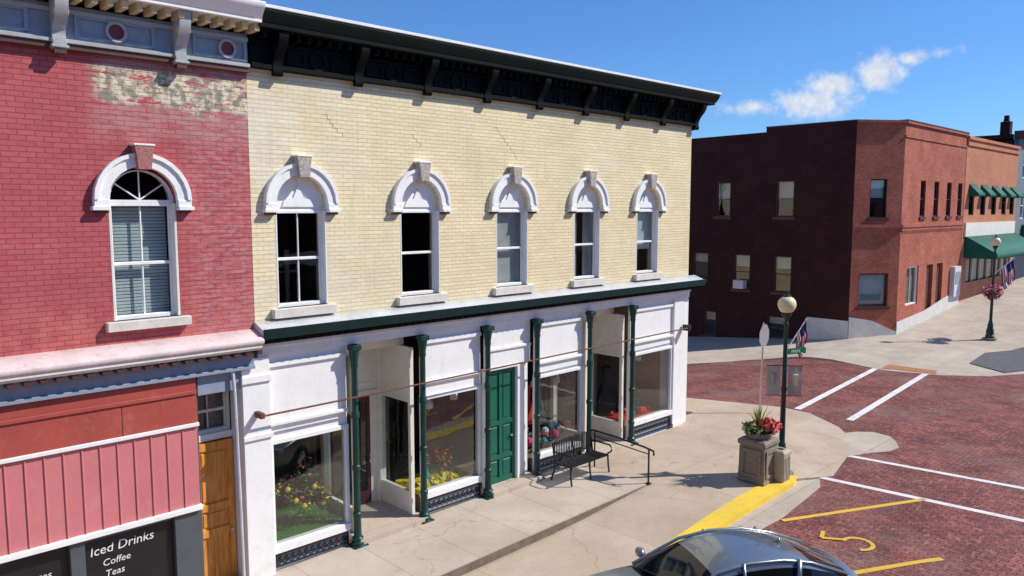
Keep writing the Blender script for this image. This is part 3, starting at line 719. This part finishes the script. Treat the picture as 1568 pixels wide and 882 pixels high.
d.plate(rect(4.9,5.6,-.35,2.28),[rect(5.0,5.5,1.2,2.15),rect(5.0,5.5,.75,1.08),rect(5.0,5.22,-.2,.62),rect(5.28,5.5,-.2,.62)],-.36,-.33,FACY(0))
d.box(5.05,5.45,.345,.36,1.25,2.1); d.box(5.05,5.45,.345,.36,.8,1.03)
G('door_knob','chrome').lathe((0,0,0),[(.02,0),(.035,.04),(.02,.07)],10,frame((5.52,.33,.68),(1,0,0),(0,0,1)))
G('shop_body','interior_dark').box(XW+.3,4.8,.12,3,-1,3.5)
G('downspout','grey_metal').tube([(5.45,-.12,3.6),(5.47,-.13,3.2),(5.5,-.12,1.5),(5.52,-.12,-.3)],.03,8)
G.done(bevel=.006)
# ------------------------------------------------------------ corner building across the side street
G=Grp('corner_brick_building'); XD=38.2; YF=1.6
S=SIDE(XD)
ups=[(10.25,.45),(6.65,.5),(14.0,.45),(17.6,.45)]
lows=[(11.6,.5,2.3,3.8),(9.0,.5,1.9,3.8),(6.65,.5,1.9,3.8),(15,.5,1.5,3.4),(18,.5,1.2,3.2),(10.9,.4,-.9,.5),(6.9,.55,-.6,.6)]
hol=[rect(-y-h,-y+h,5.85,7.72) for y,h in ups]+[rect(-y-h,-y+h,a,b) for y,h,a,b in lows]
G('side_wall','dark_shaded_brick').plate([(-40,-6),(-3.1,-6),(-3.1,10.5),(-7.8,10.5),(-7.8,10.28),(-16,10.2),(-40,9.9)],hol,-.3,0,S)  # same brick as the street faces, with shade put into its colour
for y,h in ups: sash(G,S,-y-h,-y+h,5.85,7.72,-.12,fr='brown_trim',munt=0,blind=('shade',.52,'curtain')); G('window_sills','brown_trim').box(-y-h-.1,-y+h+.1,5.7,5.85,-.1,.08,S)
for y,h,a,b in lows: sash(G,S,-y-h,-y+h,a,b,-.12,fr='brown_trim',munt=0,blind=('shade',.35,'curtain')); G('window_sills','brown_trim').box(-y-h-.1,-y+h+.1,a-.15,a,-.1,.08,S)
G('air_conditioner','ac_white').box(-9.3,-8.7,1.95,2.4,-.1,.35,S)
C_=frame((XD,3.1,0),(2.1,-1.5,0),(0,0,1)); CW=2.58
G('chamfer_wall','corner_brick').plate(rect(0,CW,-.5,10.5),[rect(.85,1.75,5.85,7.72),rect(.45,2.05,1.45,3.1)],-.3,0,C_)
sash(G,C_,.85,1.75,5.85,7.72,-.12,fr='green_trim',munt=0,blind=('shade',.5,'blind')); sash(G,C_,.45,2.05,1.45,3.1,-.12,fr='brown_trim',munt=0,blind=('shade',.95,'blind'),meet=.97)
G('window_poster','cloth_teal').box(.7,1.8,1.75,2.05,-.2,-.19,C_)
G('window_sills').box(.75,1.85,5.68,5.85,-.1,.08,C_); G('window_sills').box(.35,2.15,1.3,1.45,-.1,.08,C_)
G('foundation','white_base').plate([(0,-.6),(CW,-.6),(CW,.15),(1.2,.75),(0,.95)],[],0,.06,C_)
G('foundation','white_base').box(-5.2,-3.1,-.6,.75,0,.06,S)
F_=FACY(YF)
wx=[43.15,45.2,47.25,49.15]
hol=[rect(x-.38,x+.38,5.85,7.72) for x in wx]+[rect(41.4,43.1,1.35,3.35),rect(44.3,45.3,.4,3.3),rect(45.9,46.9,.5,3.3)]
G('street_wall','corner_brick').plate(rect(40.3,49.9,-.5,10.5),hol,-.3,0,F_)
for x in wx: sash(G,F_,x-.38,x+.38,5.85,7.72,-.12,fr='brown_trim',munt=0); G('window_sills').box(x-.45,x+.45,5.72,5.85,-.1,.08,F_)
sash(G,F_,41.4,43.1,1.35,3.35,-.12,fr='white_paint',munt=1,meet=.96)
for a in (44.3,45.9): G('street_doors','brown_trim').box(a+.02,a+.98,.3,3.28,-.2,-.15,F_)
G('cash_machine','ac_white').box(48.2,49.3,1.3,3.0,-.05,.25,F_); G('cash_machine','slate_trim').box(48.35,49.15,2.0,2.7,.25,.27,F_)
G('base_course','white_base').plate([(40.3,-.5),(49.9,-.5),(49.9,1.6),(47,1.25),(44.2,.85),(40.3,.65)],[],0.001,.04,F_)
for z0,z1,d_ in ((5.35,5.5,.1),(5.2,5.35,.05),(9.75,9.87,.05),(10.42,10.55,.1)):
    G('string_courses','corner_brick').box(40.3,49.9,z0,z1,.0,d_,F_); 
    if z0<6 or z0>10: G('string_courses','corner_brick').box(0,CW,z0+.001,z1,.0,d_,C_)
x=40.5
while x<49.8: G('string_courses').box(x,x+.12,5.08,5.2,0,.05,F_); x+=.25
G('coping','dark_shaded_brick').box(-40,-7.9,9.9,9.95,-.35,.03,S); G('coping','brown_trim').box(-7.8,-3.1,10.5,10.56,-.35,.05,S)
G('coping','brown_trim').box(40.3,49.9,10.551,10.6,-.35,.12,F_)
G('roof','roofing').plate([(40.35,1.7),(49.8,1.7),(49.8,40),(38.3,40),(38.3,3.3)],[],9.6,9.7)
r=G('interior','interior_dark'); r.box(42,49.8,4.5,4.6,-.5,9.5); r.box(41.9,42,4.6,35,-2,9.5); r.box(40.5,49.8,1.95,4.5,4.4,4.5)
G.done(bevel=None)
# lower shop building with awnings
G=Grp('brick_shop_building'); X0,X1=49.9,61
aw=[51.3,53.6,55.9,58.2,60.1]
hol=[rect(x-.5,x+.5,5.9,7.5) for x in aw]+[rect(51.0,60.4,1.9,4.1)]
G('street_wall','orange_brick').plate(rect(X0+.01,X1,0,10.3),hol,-.3,0.02,F_)
for x in aw:
    sash(G,F_,x-.5,x+.5,5.9,7.5,-.12,fr='green_trim',munt=0)
    G('window_awnings','awning_green').plate([(0,7.75),(.55,7.15),(.55,7.0),(0,7.0)],[],-.62,.62,frame((x,YF,0),(0,-1,0),(0,0,1)))
G('sign_band','cream_paint').box(X0+.3,X1-.2,4.65,5.45,.02,.12,F_)
G('shop_awning','awning_green').plate([(0,4.7),(1.7,3.7),(1.7,3.4),(0,3.4)],[],-5.3,5.3,frame((55.7,YF-.05,0),(0,-1,0),(0,0,1)))
G('shop_windows','glass_dark').box(51.0,60.4,1.9,4.1,-.2,-.15,F_)
x=51
while x<60.5: G('shop_mullions','white_paint').box(x-.05,x+.05,1.9,4.1,-.15,-.05,F_); x+=1.55
G('brick_cornice','orange_brick').box(X0,X1,9.9,10.1,.02,.1,F_); G('brick_cornice','orange_brick').box(X0,X1,10.25,10.42,.02,.14,F_)
G('rear_walls','orange_brick').box(X1-.3,X1,2,30,0,10); G('roof','roofing').box(X0,X1,1.95,30,9.8,9.9)
G.done()
G=Grp('slate_brick_building'); X0,X1=61.05,80
hol=[rect(x-.6,x+.6,z,z+1.8) for x in (63,66,69,72,75,78) for z in (5.6,8.4)]
G('street_wall','slate_building').plate(rect(X0,X1,0,11.0),hol,-.3,0,F_)
for x in (63,66,69,72,75,78):
    for z in (5.6,8.4): sash(G,F_,x-.6,x+.6,z,z+1.8,-.12,fr='white_paint',munt=0,blind=('shade',.5,'curtain'))
G('cornice','brown_trim').box(X0-.1,X1,11.0,11.5,-.3,.5,F_); G('side_wall','dark_shaded_brick').box(X0,X0+.3,2,12,0,11.3); G('roof','roofing').box(X0,X1,2,26,10.9,11)
G('chimney','dark_shaded_brick').box(62.3,62.9,2.5,3.1,10.9,12.2); G('chimney_cap','dark_shaded_brick').lathe((62.6,2.8,12.2),[(.38,0),(.38,.08),(.2,.12),(.16,.45),(.2,.5),(.02,.55)],8)
G('shop_awning','awning_green').plate([(0,5.2),(1.7,4.2),(1.7,3.9),(0,3.9)],[],-5,5,frame((68,YF-.05,0),(0,-1,0),(0,0,1)))
G.done()
# buildings on the opposite side of the main street (seen in the window reflections)
O_=frame((0,-26,0),(-1,0,0),(0,0,1))
for nm,(xa,xb,hh,mt) in zip(('opposite_brick_building','opposite_brick_building','opposite_brick_building'),((-14,6,7.5,'corner_brick'),(6.1,24,8.4,'dark_shaded_brick'),(34,60,8.0,'orange_brick'))):
    G=Grp(nm); n=int((xb-xa)/2.6); hl=[]
    for i in range(n):
        c=-(xa+(i+.5)*(xb-xa)/n); hl.append(rect(c-.45,c+.45,4.9,6.8)); hl.append(rect(c-.95,c+.95,.6,2.9))
    G('street_wall',mt).plate(rect(-xb,-xa,-1,hh),hl,-.3,0,O_); G('window_glass','glass_dark').box(-xb,-xa,.5,6.9,-.25,-.2,O_)
    G('sign_band','cream_paint').box(-xb,-xa,3.2,3.8,0,.08,O_); G('cornice','brown_trim').box(-xb,-xa,hh-.5,hh,0,.35,O_)
    G('body','dark_shaded_brick').box(-xb,-xa,-1,hh-.2,-12,-.4,O_); G.done()
# ------------------------------------------------------------ street lamps
def flagmesh(G,o,ang,w=.75,h=.42,tilt=35,L=1.25):
    d=Vector((math.cos(ang)*math.cos(math.radians(tilt)),math.sin(ang)*math.cos(math.radians(tilt)),math.sin(math.radians(tilt))))
    o=Vector(o); tip=o+d*L
    G('flag_staff','white_metal').tube([o,tip],.014,6); G('flag_finial','modillion_cream').lathe(tuple(tip),[(.01,-.03),(.03,0),(.01,.04)],8)
    n=20
    side=Vector((-math.sin(ang),math.cos(ang),0))
    def pt(u,v):
        base=tip-d*(.03+v*h*1.25); fall=Vector((0,0,-1))*u*w*.93+Vector((math.cos(ang),math.sin(ang),0))*u*w*.18
        return base+fall+side*(.05*math.sin(u*8+v*3)*u+.03*math.sin(v*14))
    for j in range(13):
        for i in range(n):
            u0,u1,v0,v1=i/n,(i+1)/n,j/13,(j+1)/13
            mt='flag_blue' if (u1<=.41 and j<7) else ('flag_red' if j%2==0 else 'flag_white')
            G('flag_cloth',mt).quad(pt(u0,v0),pt(u1,v0),pt(u1,v1),pt(u0,v1))
    for a in range(5):
        for b in range(4):
            q=pt(.04+.37*(a+.5)/5,(.5+b*1.7)/13+.02); G('flag_cloth','flag_white').quad(q+side*.006+Vector((0,0,.01)),q+side*.006+d*.012,q+side*.006-Vector((0,0,.01)),q+side*.006-d*.012)
NORECALC.add('flag_cloth')
def lamp(x,y,H,name='street_lamp',banner=None,basket=False):
    z=roadz(x,y)+.08; k=H/4.4
    G=Grp(name); p=G('pole','lamp_green')
    pr=[(.2,0),(.2,.12),(.17,.14),(.17,.35),(.13,.42),(.12,.6),(.085,.68),(.09,.72),(.068,.76),(.058,2.0),(.07,2.02),(.07,2.08),(.055,2.1),(.045,3.55),(.06,3.57),(.06,3.63),(.04,3.66),(.05,3.74),(.11,3.83),(.12,3.88)]
    p.lathe((x,y,z),[(r,q*k) for r,q in pr],16)
    g=G('globe','globe')
    g.lathe((x,y,z+3.88*k),[(.09,0),(.15,.04),(.2,.13),(.215,.2),(.2,.28),(.15,.35),(.08,.39)],20)
    G('finial','lamp_green').lathe((x,y,z+3.88*k+.39),[(.09,0),(.08,.03),(.03,.05),(.035,.09),(.01,.15)],12)
    G('base_plinth','planter_stone').lathe((x,y,z-.1),[(.3,0),(.3,.13)],20)
    if banner:
        for s,(dx,dy) in banner:
            d=Vector((dx,dy,0)).normalized()
            for zz in (2.62,1.9):
                G('banner_arms','lamp_green').tube([(x,y,z+zz),tuple(Vector((x,y,z+zz))+d*.42)],.012,6)
            a=Vector((x,y,0))+d*.09; b=Vector((x,y,0))+d*.40; n=6
            sd=Vector((-d.y,d.x,0))
            for i in range(n):
                for j in range(n):
                    f=lambda u,v:a.lerp(b,u)+Vector((0,0,z+1.92+.68*v))+sd*.02*math.sin(5*v+3*u)
                    G('banner',['banner_tan','bin_tan'][s]).quad(f(i/n,j/n),f((i+1)/n,j/n),f((i+1)/n,(j+1)/n),f(i/n,(j+1)/n))
            G('banner_emblem',['bin_tan','banner_tan'][s]).tube([tuple(a.lerp(b,.5)-sd*.03+Vector((0,0,z+2.15))),tuple(a.lerp(b,.5)-sd*.03+Vector((0,0,z+2.42)))],[.05,.08],6)
    if basket:
        for s in (-1,1):
            c=(x+.45*s,y+.1*s,z+2.2)
            G('basket_arms','lamp_green').tube([(x,y,z+2.9),(c[0],c[1],z+2.95),(c[0],c[1],z+2.4)],.015,6)
            G('basket_leaves','leaf_green').leaves(c,(.4,.4,.3),220,.08); G('basket_flowers','flower_pink').leaves((c[0],c[1],c[2]+.05),(.44,.44,.34),220,.07)
    G.done(smooth=('pole','globe','finial'))
    return z
LX,LY=17.15,-4.05
lz=lamp(LX,LY,4.4,banner=[(0,(-.62,.78)),(1,(.62,-.78))])
lamp(41.6,-2.2,5.0,basket=True)
G=Grp('american_flag'); flagmesh(G,(LX,LY,lz+2.95),math.radians(-20),.6,.34,50,.95); G.done()
G=Grp('american_flag'); flagmesh(G,(41.6,-2.2,3.2),math.radians(-35),1.1,.6); G.done()
G=Grp('street_name_sign'); 
M=frame((LX,LY,0),(.93,-.37,0),(0,0,1)); G('blade','sign_green').box(.08,.62,lz+2.88,lz+3.02,-.01,.01,M)
G('lettering','chalk').text('MAIN',.11,frame((LX+.16*.93,LY-.16*.37,lz+2.91),(.93,-.37,0),(0,0,1))@Matrix.Translation((0,0,.012)),.002)
G.done()
# planter with flowers
G=Grp('concrete_planter'); px,py=16.3,-3.9; z=low(px,py)
b=G('pot','planter_stone'); R2=math.sqrt(2)
b.lathe((px,py,z),[(.33*R2,0),(.35*R2,.04),(.33*R2,.08),(.31*R2,.86),(.35*R2,.89),(.35*R2,.98),(.30*R2,1.02)],4,square=True)
for a in range(4):
    M=Matrix.Translation((px,py,z))@Matrix.Rotation(a*math.pi/2,4,'Z'); b.plate(rect(-.25,.25,.15,.80),[rect(-.18,.18,.22,.73)],.315,.35,M@frame((0,0,0),(1,0,0),(0,0,1)))
b.lathe((px,py,z+1.02),[(.26,0),(.3,.08),(.33,.14),(.27,.14)],18)
G('leaves','leaf_green').leaves((px,py,z+1.25),(.36,.36,.16),420,.055)
G('yellow_leaves','leaf_yellow').leaves((px-.12,py+.05,z+1.24),(.34,.34,.17),120,.055)
G('red_flowers','flower_red').leaves((px+.12,py-.16,z+1.30),(.32,.30,.17),330,.055)
sp=G('spikes','leaf_yellow')
for i in range(34):
    a=random.uniform(0,6.28); e=random.uniform(.15,.9); L=random.uniform(.4,.62); d=Vector((math.cos(a)*e,math.sin(a)*e,1)).normalized()
    q=Vector((px,py,z+1.25)); s_=Vector((-math.sin(a),math.cos(a),0))*.014; m_=q+d*L*.6; tp=q+d*L+Vector((math.cos(a),math.sin(a),-.5))*.08*e
    sp.quad(q-s_,q+s_,m_+s_,m_-s_); sp.quad(m_-s_,m_+s_,tp+s_*.1,tp-s_*.1)
NOBEV.update(('leaves','yellow_leaves','red_flowers','spikes'))
G.done(bevel=.012)
G=Grp('litter_bin'); px,py=16.62,-4.28; z=low(px,py)-.03
b=G('body','bin_tan'); b.lathe((px,py,z),[(.16*R2,0),(.17*R2,.05),(.17*R2,.66),(.19*R2,.68),(.19*R2,.74),(.14*R2,.78)],4,square=True)
for i in range(5): G('ribs','planter_stone').box(px-.15+i*.07,px-.13+i*.07,py-.18,py-.168,z+.06,z+.62)
G('opening','rubber').box(px-.08,px+.08,py-.08,py+.08,z+.78,z+.785)
G.done(bevel=.01)
# stop sign
G=Grp('stop_sign'); sx,sy=21.7,-1.05; z=low(sx,sy)-.05
G('post','sign_back').tube([(sx,sy,z),(sx+.08,sy,z+2.85)],.028,8)
o=[(.37*math.cos(math.pi/8+i*math.pi/4),.37*math.sin(math.pi/8+i*math.pi/4)) for i in range(8)]
M=frame((sx+.07,sy,z+2.45),(.99,.08,0),(0,0,1))
G('back','sign_back').plate(o,[],.03,.034,M); G('face','stop_red').plate([(a*.99,b*.99) for a,b in o],[],.025,.029,M)
G('lettering','chalk').text('STOP',.26,frame((sx+.07,sy,z+2.45),(-.99,-.08,0),(0,0,1))@Matrix.Translation((-.34,-.09,-.02)),.002)
G.done()
# bench
G=Grp('park_bench'); bx0,bx1=12.95,14.25; by=-.55; z=gz(13.5,-.8)+.003
sl=G('seat_slats','iron_black')
for i in range(7): sl.box(bx0,bx1,by-.52+i*.07,by-.52+i*.07+.045,z+.43-.004*abs(i-3),z+.455-.004*abs(i-3))
bs=G('back_slats','iron_black')
bs.tube([(bx0,by+.06,z+.88),(bx0+.3,by+.08,z+.95),(bx0+.65,by+.08,z+.97),(bx1-.3,by+.08,z+.95),(bx1,by+.06,z+.88)],.018,6); bs.box(bx0,bx1,by-.01,by+.02,z+.52,z+.55)
n=22
for i in range(n+1):
    x=bx0+(bx1-bx0)*i/n; bs.box(x-.012,x+.012,by+.01,by+.03,z+.5,z+.93)
fr=G('end_frames','iron_black')
for x in (bx0-.03,(bx0+bx1)/2,bx1+.03):
    fr.tube([(x,by-.55,z),(x,by-.52,z+.2),(x,by-.5,z+.43)],.022,6); fr.tube([(x,by+.1,z),(x,by,z+.25),(x,by-.02,z+.43),(x,by+.06,z+.9)],.022,6); fr.tube([(x,by-.52,z+.43),(x,by,z+.43)],.02,6)
    if x!=(bx0+bx1)/2:
        pts=[(x,by+.04,z+.68)]+[(x,by-.1-.1*i,z+.70-.002*i) for i in range(4)]+[(x,by-.52-.1*math.sin(t),z+.6+.1*math.cos(t)) for t in (.3,1,1.7,2.4,3.0)]+[(x,by-.47,z+.43)]
        fr.tube(pts,.02,6)
G.done(smooth=('end_frames',))
# hand rail beside the step
G=Grp('handrail'); hx=14.33; z=gz(hx,-1)
r=G('rail','iron_black'); r.tube([(hx,-.35,z+.86),(hx,-.55,z+.92),(hx,-1.3,z+.90),(hx,-2.1,z+.84),(hx,-2.35,z+.8),(hx,-2.36,z+.7)],.024,8)
r.tube([(hx,-.6,z+.78),(hx,-2.2,z+.70)],.014,6)
r.tube([(hx,-.6,z),(hx,-.6,z+.91)],.02,8); r.tube([(hx,-2.22,z-.05),(hx,-2.22,z+.83)],.022,8)
r.box(hx-.06,hx+.06,-2.28,-2.16,z,z+.012)
G.done(smooth=('rail',))
# ------------------------------------------------------------ parked car
def car(loc,ang,z):
    G=Grp('parked_car')
    M=Matrix.Translation((loc[0],loc[1],z))@Matrix.Rotation(ang,4,'Z')
    st=[(2.30,.50,.35,.62,.60),(2.22,.70,.22,.72,.66),(1.95,.84,.19,.80,.74),(1.4,.90,.18,.86,.86),(.95,.91,.18,.90,.95),(.3,.91,.18,.92,.97),(-.6,.91,.18,.94,.99),(-1.3,.91,.18,.96,1.02),(-1.85,.88,.2,.97,1.06),(-2.2,.80,.24,.94,1.04),(-2.32,.66,.35,.86,.96)]
    p=G('body','car_paint'); rings=[]
    for x,hw,zb,zs,zc in st:
        sec=[(-hw*.55,zb),(-hw*.9,zb+.02),(-hw,zb+.2),(-hw*1.0,(zb+zs)/2+.05),(-hw*.97,zs-.03),(-hw*.88,zs+.01),(-hw*.5,zc),(0,zc+.02)]
        sec=sec+[(-a,b) for a,b in sec[-2::-1]]
        rings.append([p.bm.verts.new(M@Vector((x,a,b))) for a,b in sec])
    n=len(rings[0])
    for A,B in zip(rings,rings[1:]):
        for i in range(n): p.bm.faces.new([A[i],B[i],B[(i+1)%n],A[(i+1)%n]])
    p.bm.faces.new(rings[0]); p.bm.faces.new(rings[-1][::-1]); p._fin(0)
    gh=[(1.02,.74,.93,.72,.95,.955),(.28,.77,.95,.60,1.36,1.40),(-.25,.78,.96,.60,1.44,1.485),(-.85,.77,.98,.58,1.42,1.47),(-1.35,.74,1.0,.55,1.31,1.35),(-2.02,.66,1.03,.58,1.045,1.075)]
    g=G('greenhouse','car_paint'); G('greenhouse','glass_dark'); rr=[]
    for x,hb,zb,hr,ze,zt in gh:
        sec=[(-hb,zb),(-hr-(hb-hr)*.15,ze-.05),(-hr,ze),(-hr*.55,zt-.01),(0,zt)]; sec=sec+[(-a,b) for a,b in sec[-2::-1]]
        rr.append([g.bm.verts.new(M@Vector((x,a,b))) for a,b in sec])
    for k,(A,B) in enumerate(zip(rr,rr[1:])):
        for i in range(8):
            f=g.bm.faces.new([A[i],B[i],B[i+1],A[i+1]])
            sidew=i in (0,7); ends=k in (0,4) and i in (2,3,4,5)
            f.material_index=1 if (sidew or ends) else 0
    q=G('pillars','car_paint')
    def W(a,b,c): return tuple(M@Vector((a,b,c)))
    for s in (-1,1):
        q.tube([W(-.15,s*.785,.96),W(-.17,s*.62,1.44)],.028,6); q.tube([W(-1.02,s*.775,.985),W(-1.12,s*.60,1.39)],.04,6)
        q.tube([W(1.02,s*.745,.94),W(.28,s*.625,1.34),W(-.25,s*.615,1.425),W(-.85,s*.60,1.405),W(-1.35,s*.57,1.295),W(-2.0,s*.6,1.05)],.026,6)
        G('window_chrome','chrome').tube([W(.95,s*.775,.935),W(-.25,s*.80,.955),W(-1.4,s*.765,.99),W(-1.9,s*.7,1.03)],.014,6)
        m=G('mirrors','car_paint'); m.lathe((0,0,0),[(.02,-.11),(.07,-.07),(.085,0),(.07,.07),(.02,.11)],10,M@Matrix.Translation((.78,s*.98,1.0))@Matrix.Rotation(math.pi/2,4,'X'))
        G('headlights','headlight').lathe((0,0,0),[(.02,-.16),(.07,-.1),(.08,.05),(.03,.16)],10,M@Matrix.Translation((2.1,s*.66,.70))@Matrix.Rotation(math.pi/2,4,'X'))
        G('taillights','taillight').lathe((0,0,0),[(.02,-.2),(.06,-.1),(.07,.1),(.03,.2)],10,M@Matrix.Translation((-2.2,s*.6,.88))@Matrix.Rotation(math.pi/2,4,'X'))
        for xx in (1.42,-1.38):
            Wm=M@Matrix.Translation((xx,s*.80,.33))@Matrix.Rotation(math.pi/2,4,'X')
            G('tyres','rubber').lathe((0,0,0),[(.2,-.11),(.31,-.11),(.33,-.07),(.33,.07),(.31,.11),(.2,.11)],24,Wm)
            G('rims','chrome').lathe((0,0,0),[(.05,-.12),(.2,-.115),(.215,-.05),(.215,.05),(.2,.115),(.05,.12)],16,Wm)
    G('roof_antenna','car_paint').lathe((0,0,0),[(.05,0),(.035,.04),(.008,.07)],8,M@Matrix.Translation((-1.15,0,1.405)))
    for s in (-.3,.3): G('wipers','rubber').tube([W(1.0,s-.25,.965),W(.88,s+.25,1.045)],.01,5)
    e=G.done(smooth=('all','sharp'))
    for o in e.children:
        if o.name.split('.')[0] in ('body','greenhouse'):
            s=o.modifiers.new('s','SUBSURF'); s.levels=2; s.render_levels=2
cz=roadz(10.2,-6.6); car((10.22,-6.40),math.atan2(.50,-.86),cz+.03)
# ------------------------------------------------------------ world, sun, camera
SAZ=math.atan2(-.65,.76); SEL=math.radians(43)
wd=bpy.data.worlds.new('World'); sc.world=wd; wd.use_nodes=True; nt=wd.node_tree
bg=nt.nodes['Background']; sky=N(nt,'ShaderNodeTexSky'); sky.sky_type='NISHITA'; sky.sun_disc=False
sky.sun_elevation=SEL; sky.sun_rotation=math.pi/2-SAZ; sky.air_density=1.0; sky.dust_density=.2; sky.ozone_density=3.
tc=N(nt,'ShaderNodeTexCoord'); d=tc.outputs['Generated']; nv=N(nt,'ShaderNodeVectorMath',operation='NORMALIZE'); nt.links.new(d,nv.inputs[0]); x,y,z=sepxyz(nt,nv.outputs[0])
az=math_(nt,'MULTIPLY',math_(nt,'ARCTAN2',y,x),57.2958); el=math_(nt,'MULTIPLY',math_(nt,'ARCSINE',z),57.2958)
cv=comb(nt,az,el)
tot=None
for ca,ce,ra,re,amp in ((25.0,7.2,2.8,1.05,1.),(24.0,8.2,2.0,.9,1.),(21.0,8.9,1.5,1.25,1.05),(19.2,9.6,1.1,.5,.8),(28.9,7.0,3.0,.5,.7),(17.4,9.8,.9,.4,.5)):
    ex=math_(nt,'DIVIDE',math_(nt,'SUBTRACT',az,ca),ra); ey=math_(nt,'DIVIDE',math_(nt,'SUBTRACT',el,ce),re)
    r2=math_(nt,'SQRT',math_(nt,'ADD',math_(nt,'MULTIPLY',ex,ex),math_(nt,'MULTIPLY',ey,ey)))
    v=math_(nt,'MULTIPLY',math_(nt,'SUBTRACT',1.3,r2),amp); tot=v if tot is None else math_(nt,'MAXIMUM',tot,v)
n1=noise(nt,cv,.9,8,.6)
m=math_(nt,'ADD',tot,math_(nt,'MULTIPLY',math_(nt,'SUBTRACT',n1,.5),2.0))
cl=remap(nt,m,.0,1.1,0,.88)
shade=remap(nt,noise(nt,cv,1.6,4),.3,.7)
cc=mixc(nt,shade,(6.6,7.0,7.9),(8.4,8.4,8.6))
skc=mixc(nt,1.,sky.outputs[0],(.56,.90,1.36),'MULTIPLY')
nt.links.new(mixc(nt,cl,skc,cc),bg.inputs['Color']); bg.inputs['Strength'].default_value=.105
sd=bpy.data.lights.new('sun','SUN'); sd.energy=5.0; sd.angle=math.radians(.5); sd.color=(1,.95,.86)
so=bpy.data.objects.new('sun',sd); sc.collection.objects.link(so)
dv=Vector((math.cos(SAZ)*math.cos(SEL),math.sin(SAZ)*math.cos(SEL),math.sin(SEL)))
so.rotation_euler=dv.to_track_quat('Z','Y').to_euler()
cd=bpy.data.cameras.new('camera'); cam=bpy.data.objects.new('camera',cd); sc.collection.objects.link(cam); sc.camera=cam
cd.sensor_width=36; cd.lens=36*1180/1568; cd.clip_end=6000
cam.location=(0,-12.5,6.26)
th=math.radians(46); pt=math.radians(5.85)
fw=Vector((math.cos(th)*math.cos(pt),math.sin(th)*math.cos(pt),-math.sin(pt))); cam.rotation_euler=fw.to_track_quat('-Z','Y').to_euler()
sc.view_settings.view_transform='Standard'; sc.view_settings.look='None'; sc.view_settings.exposure=0
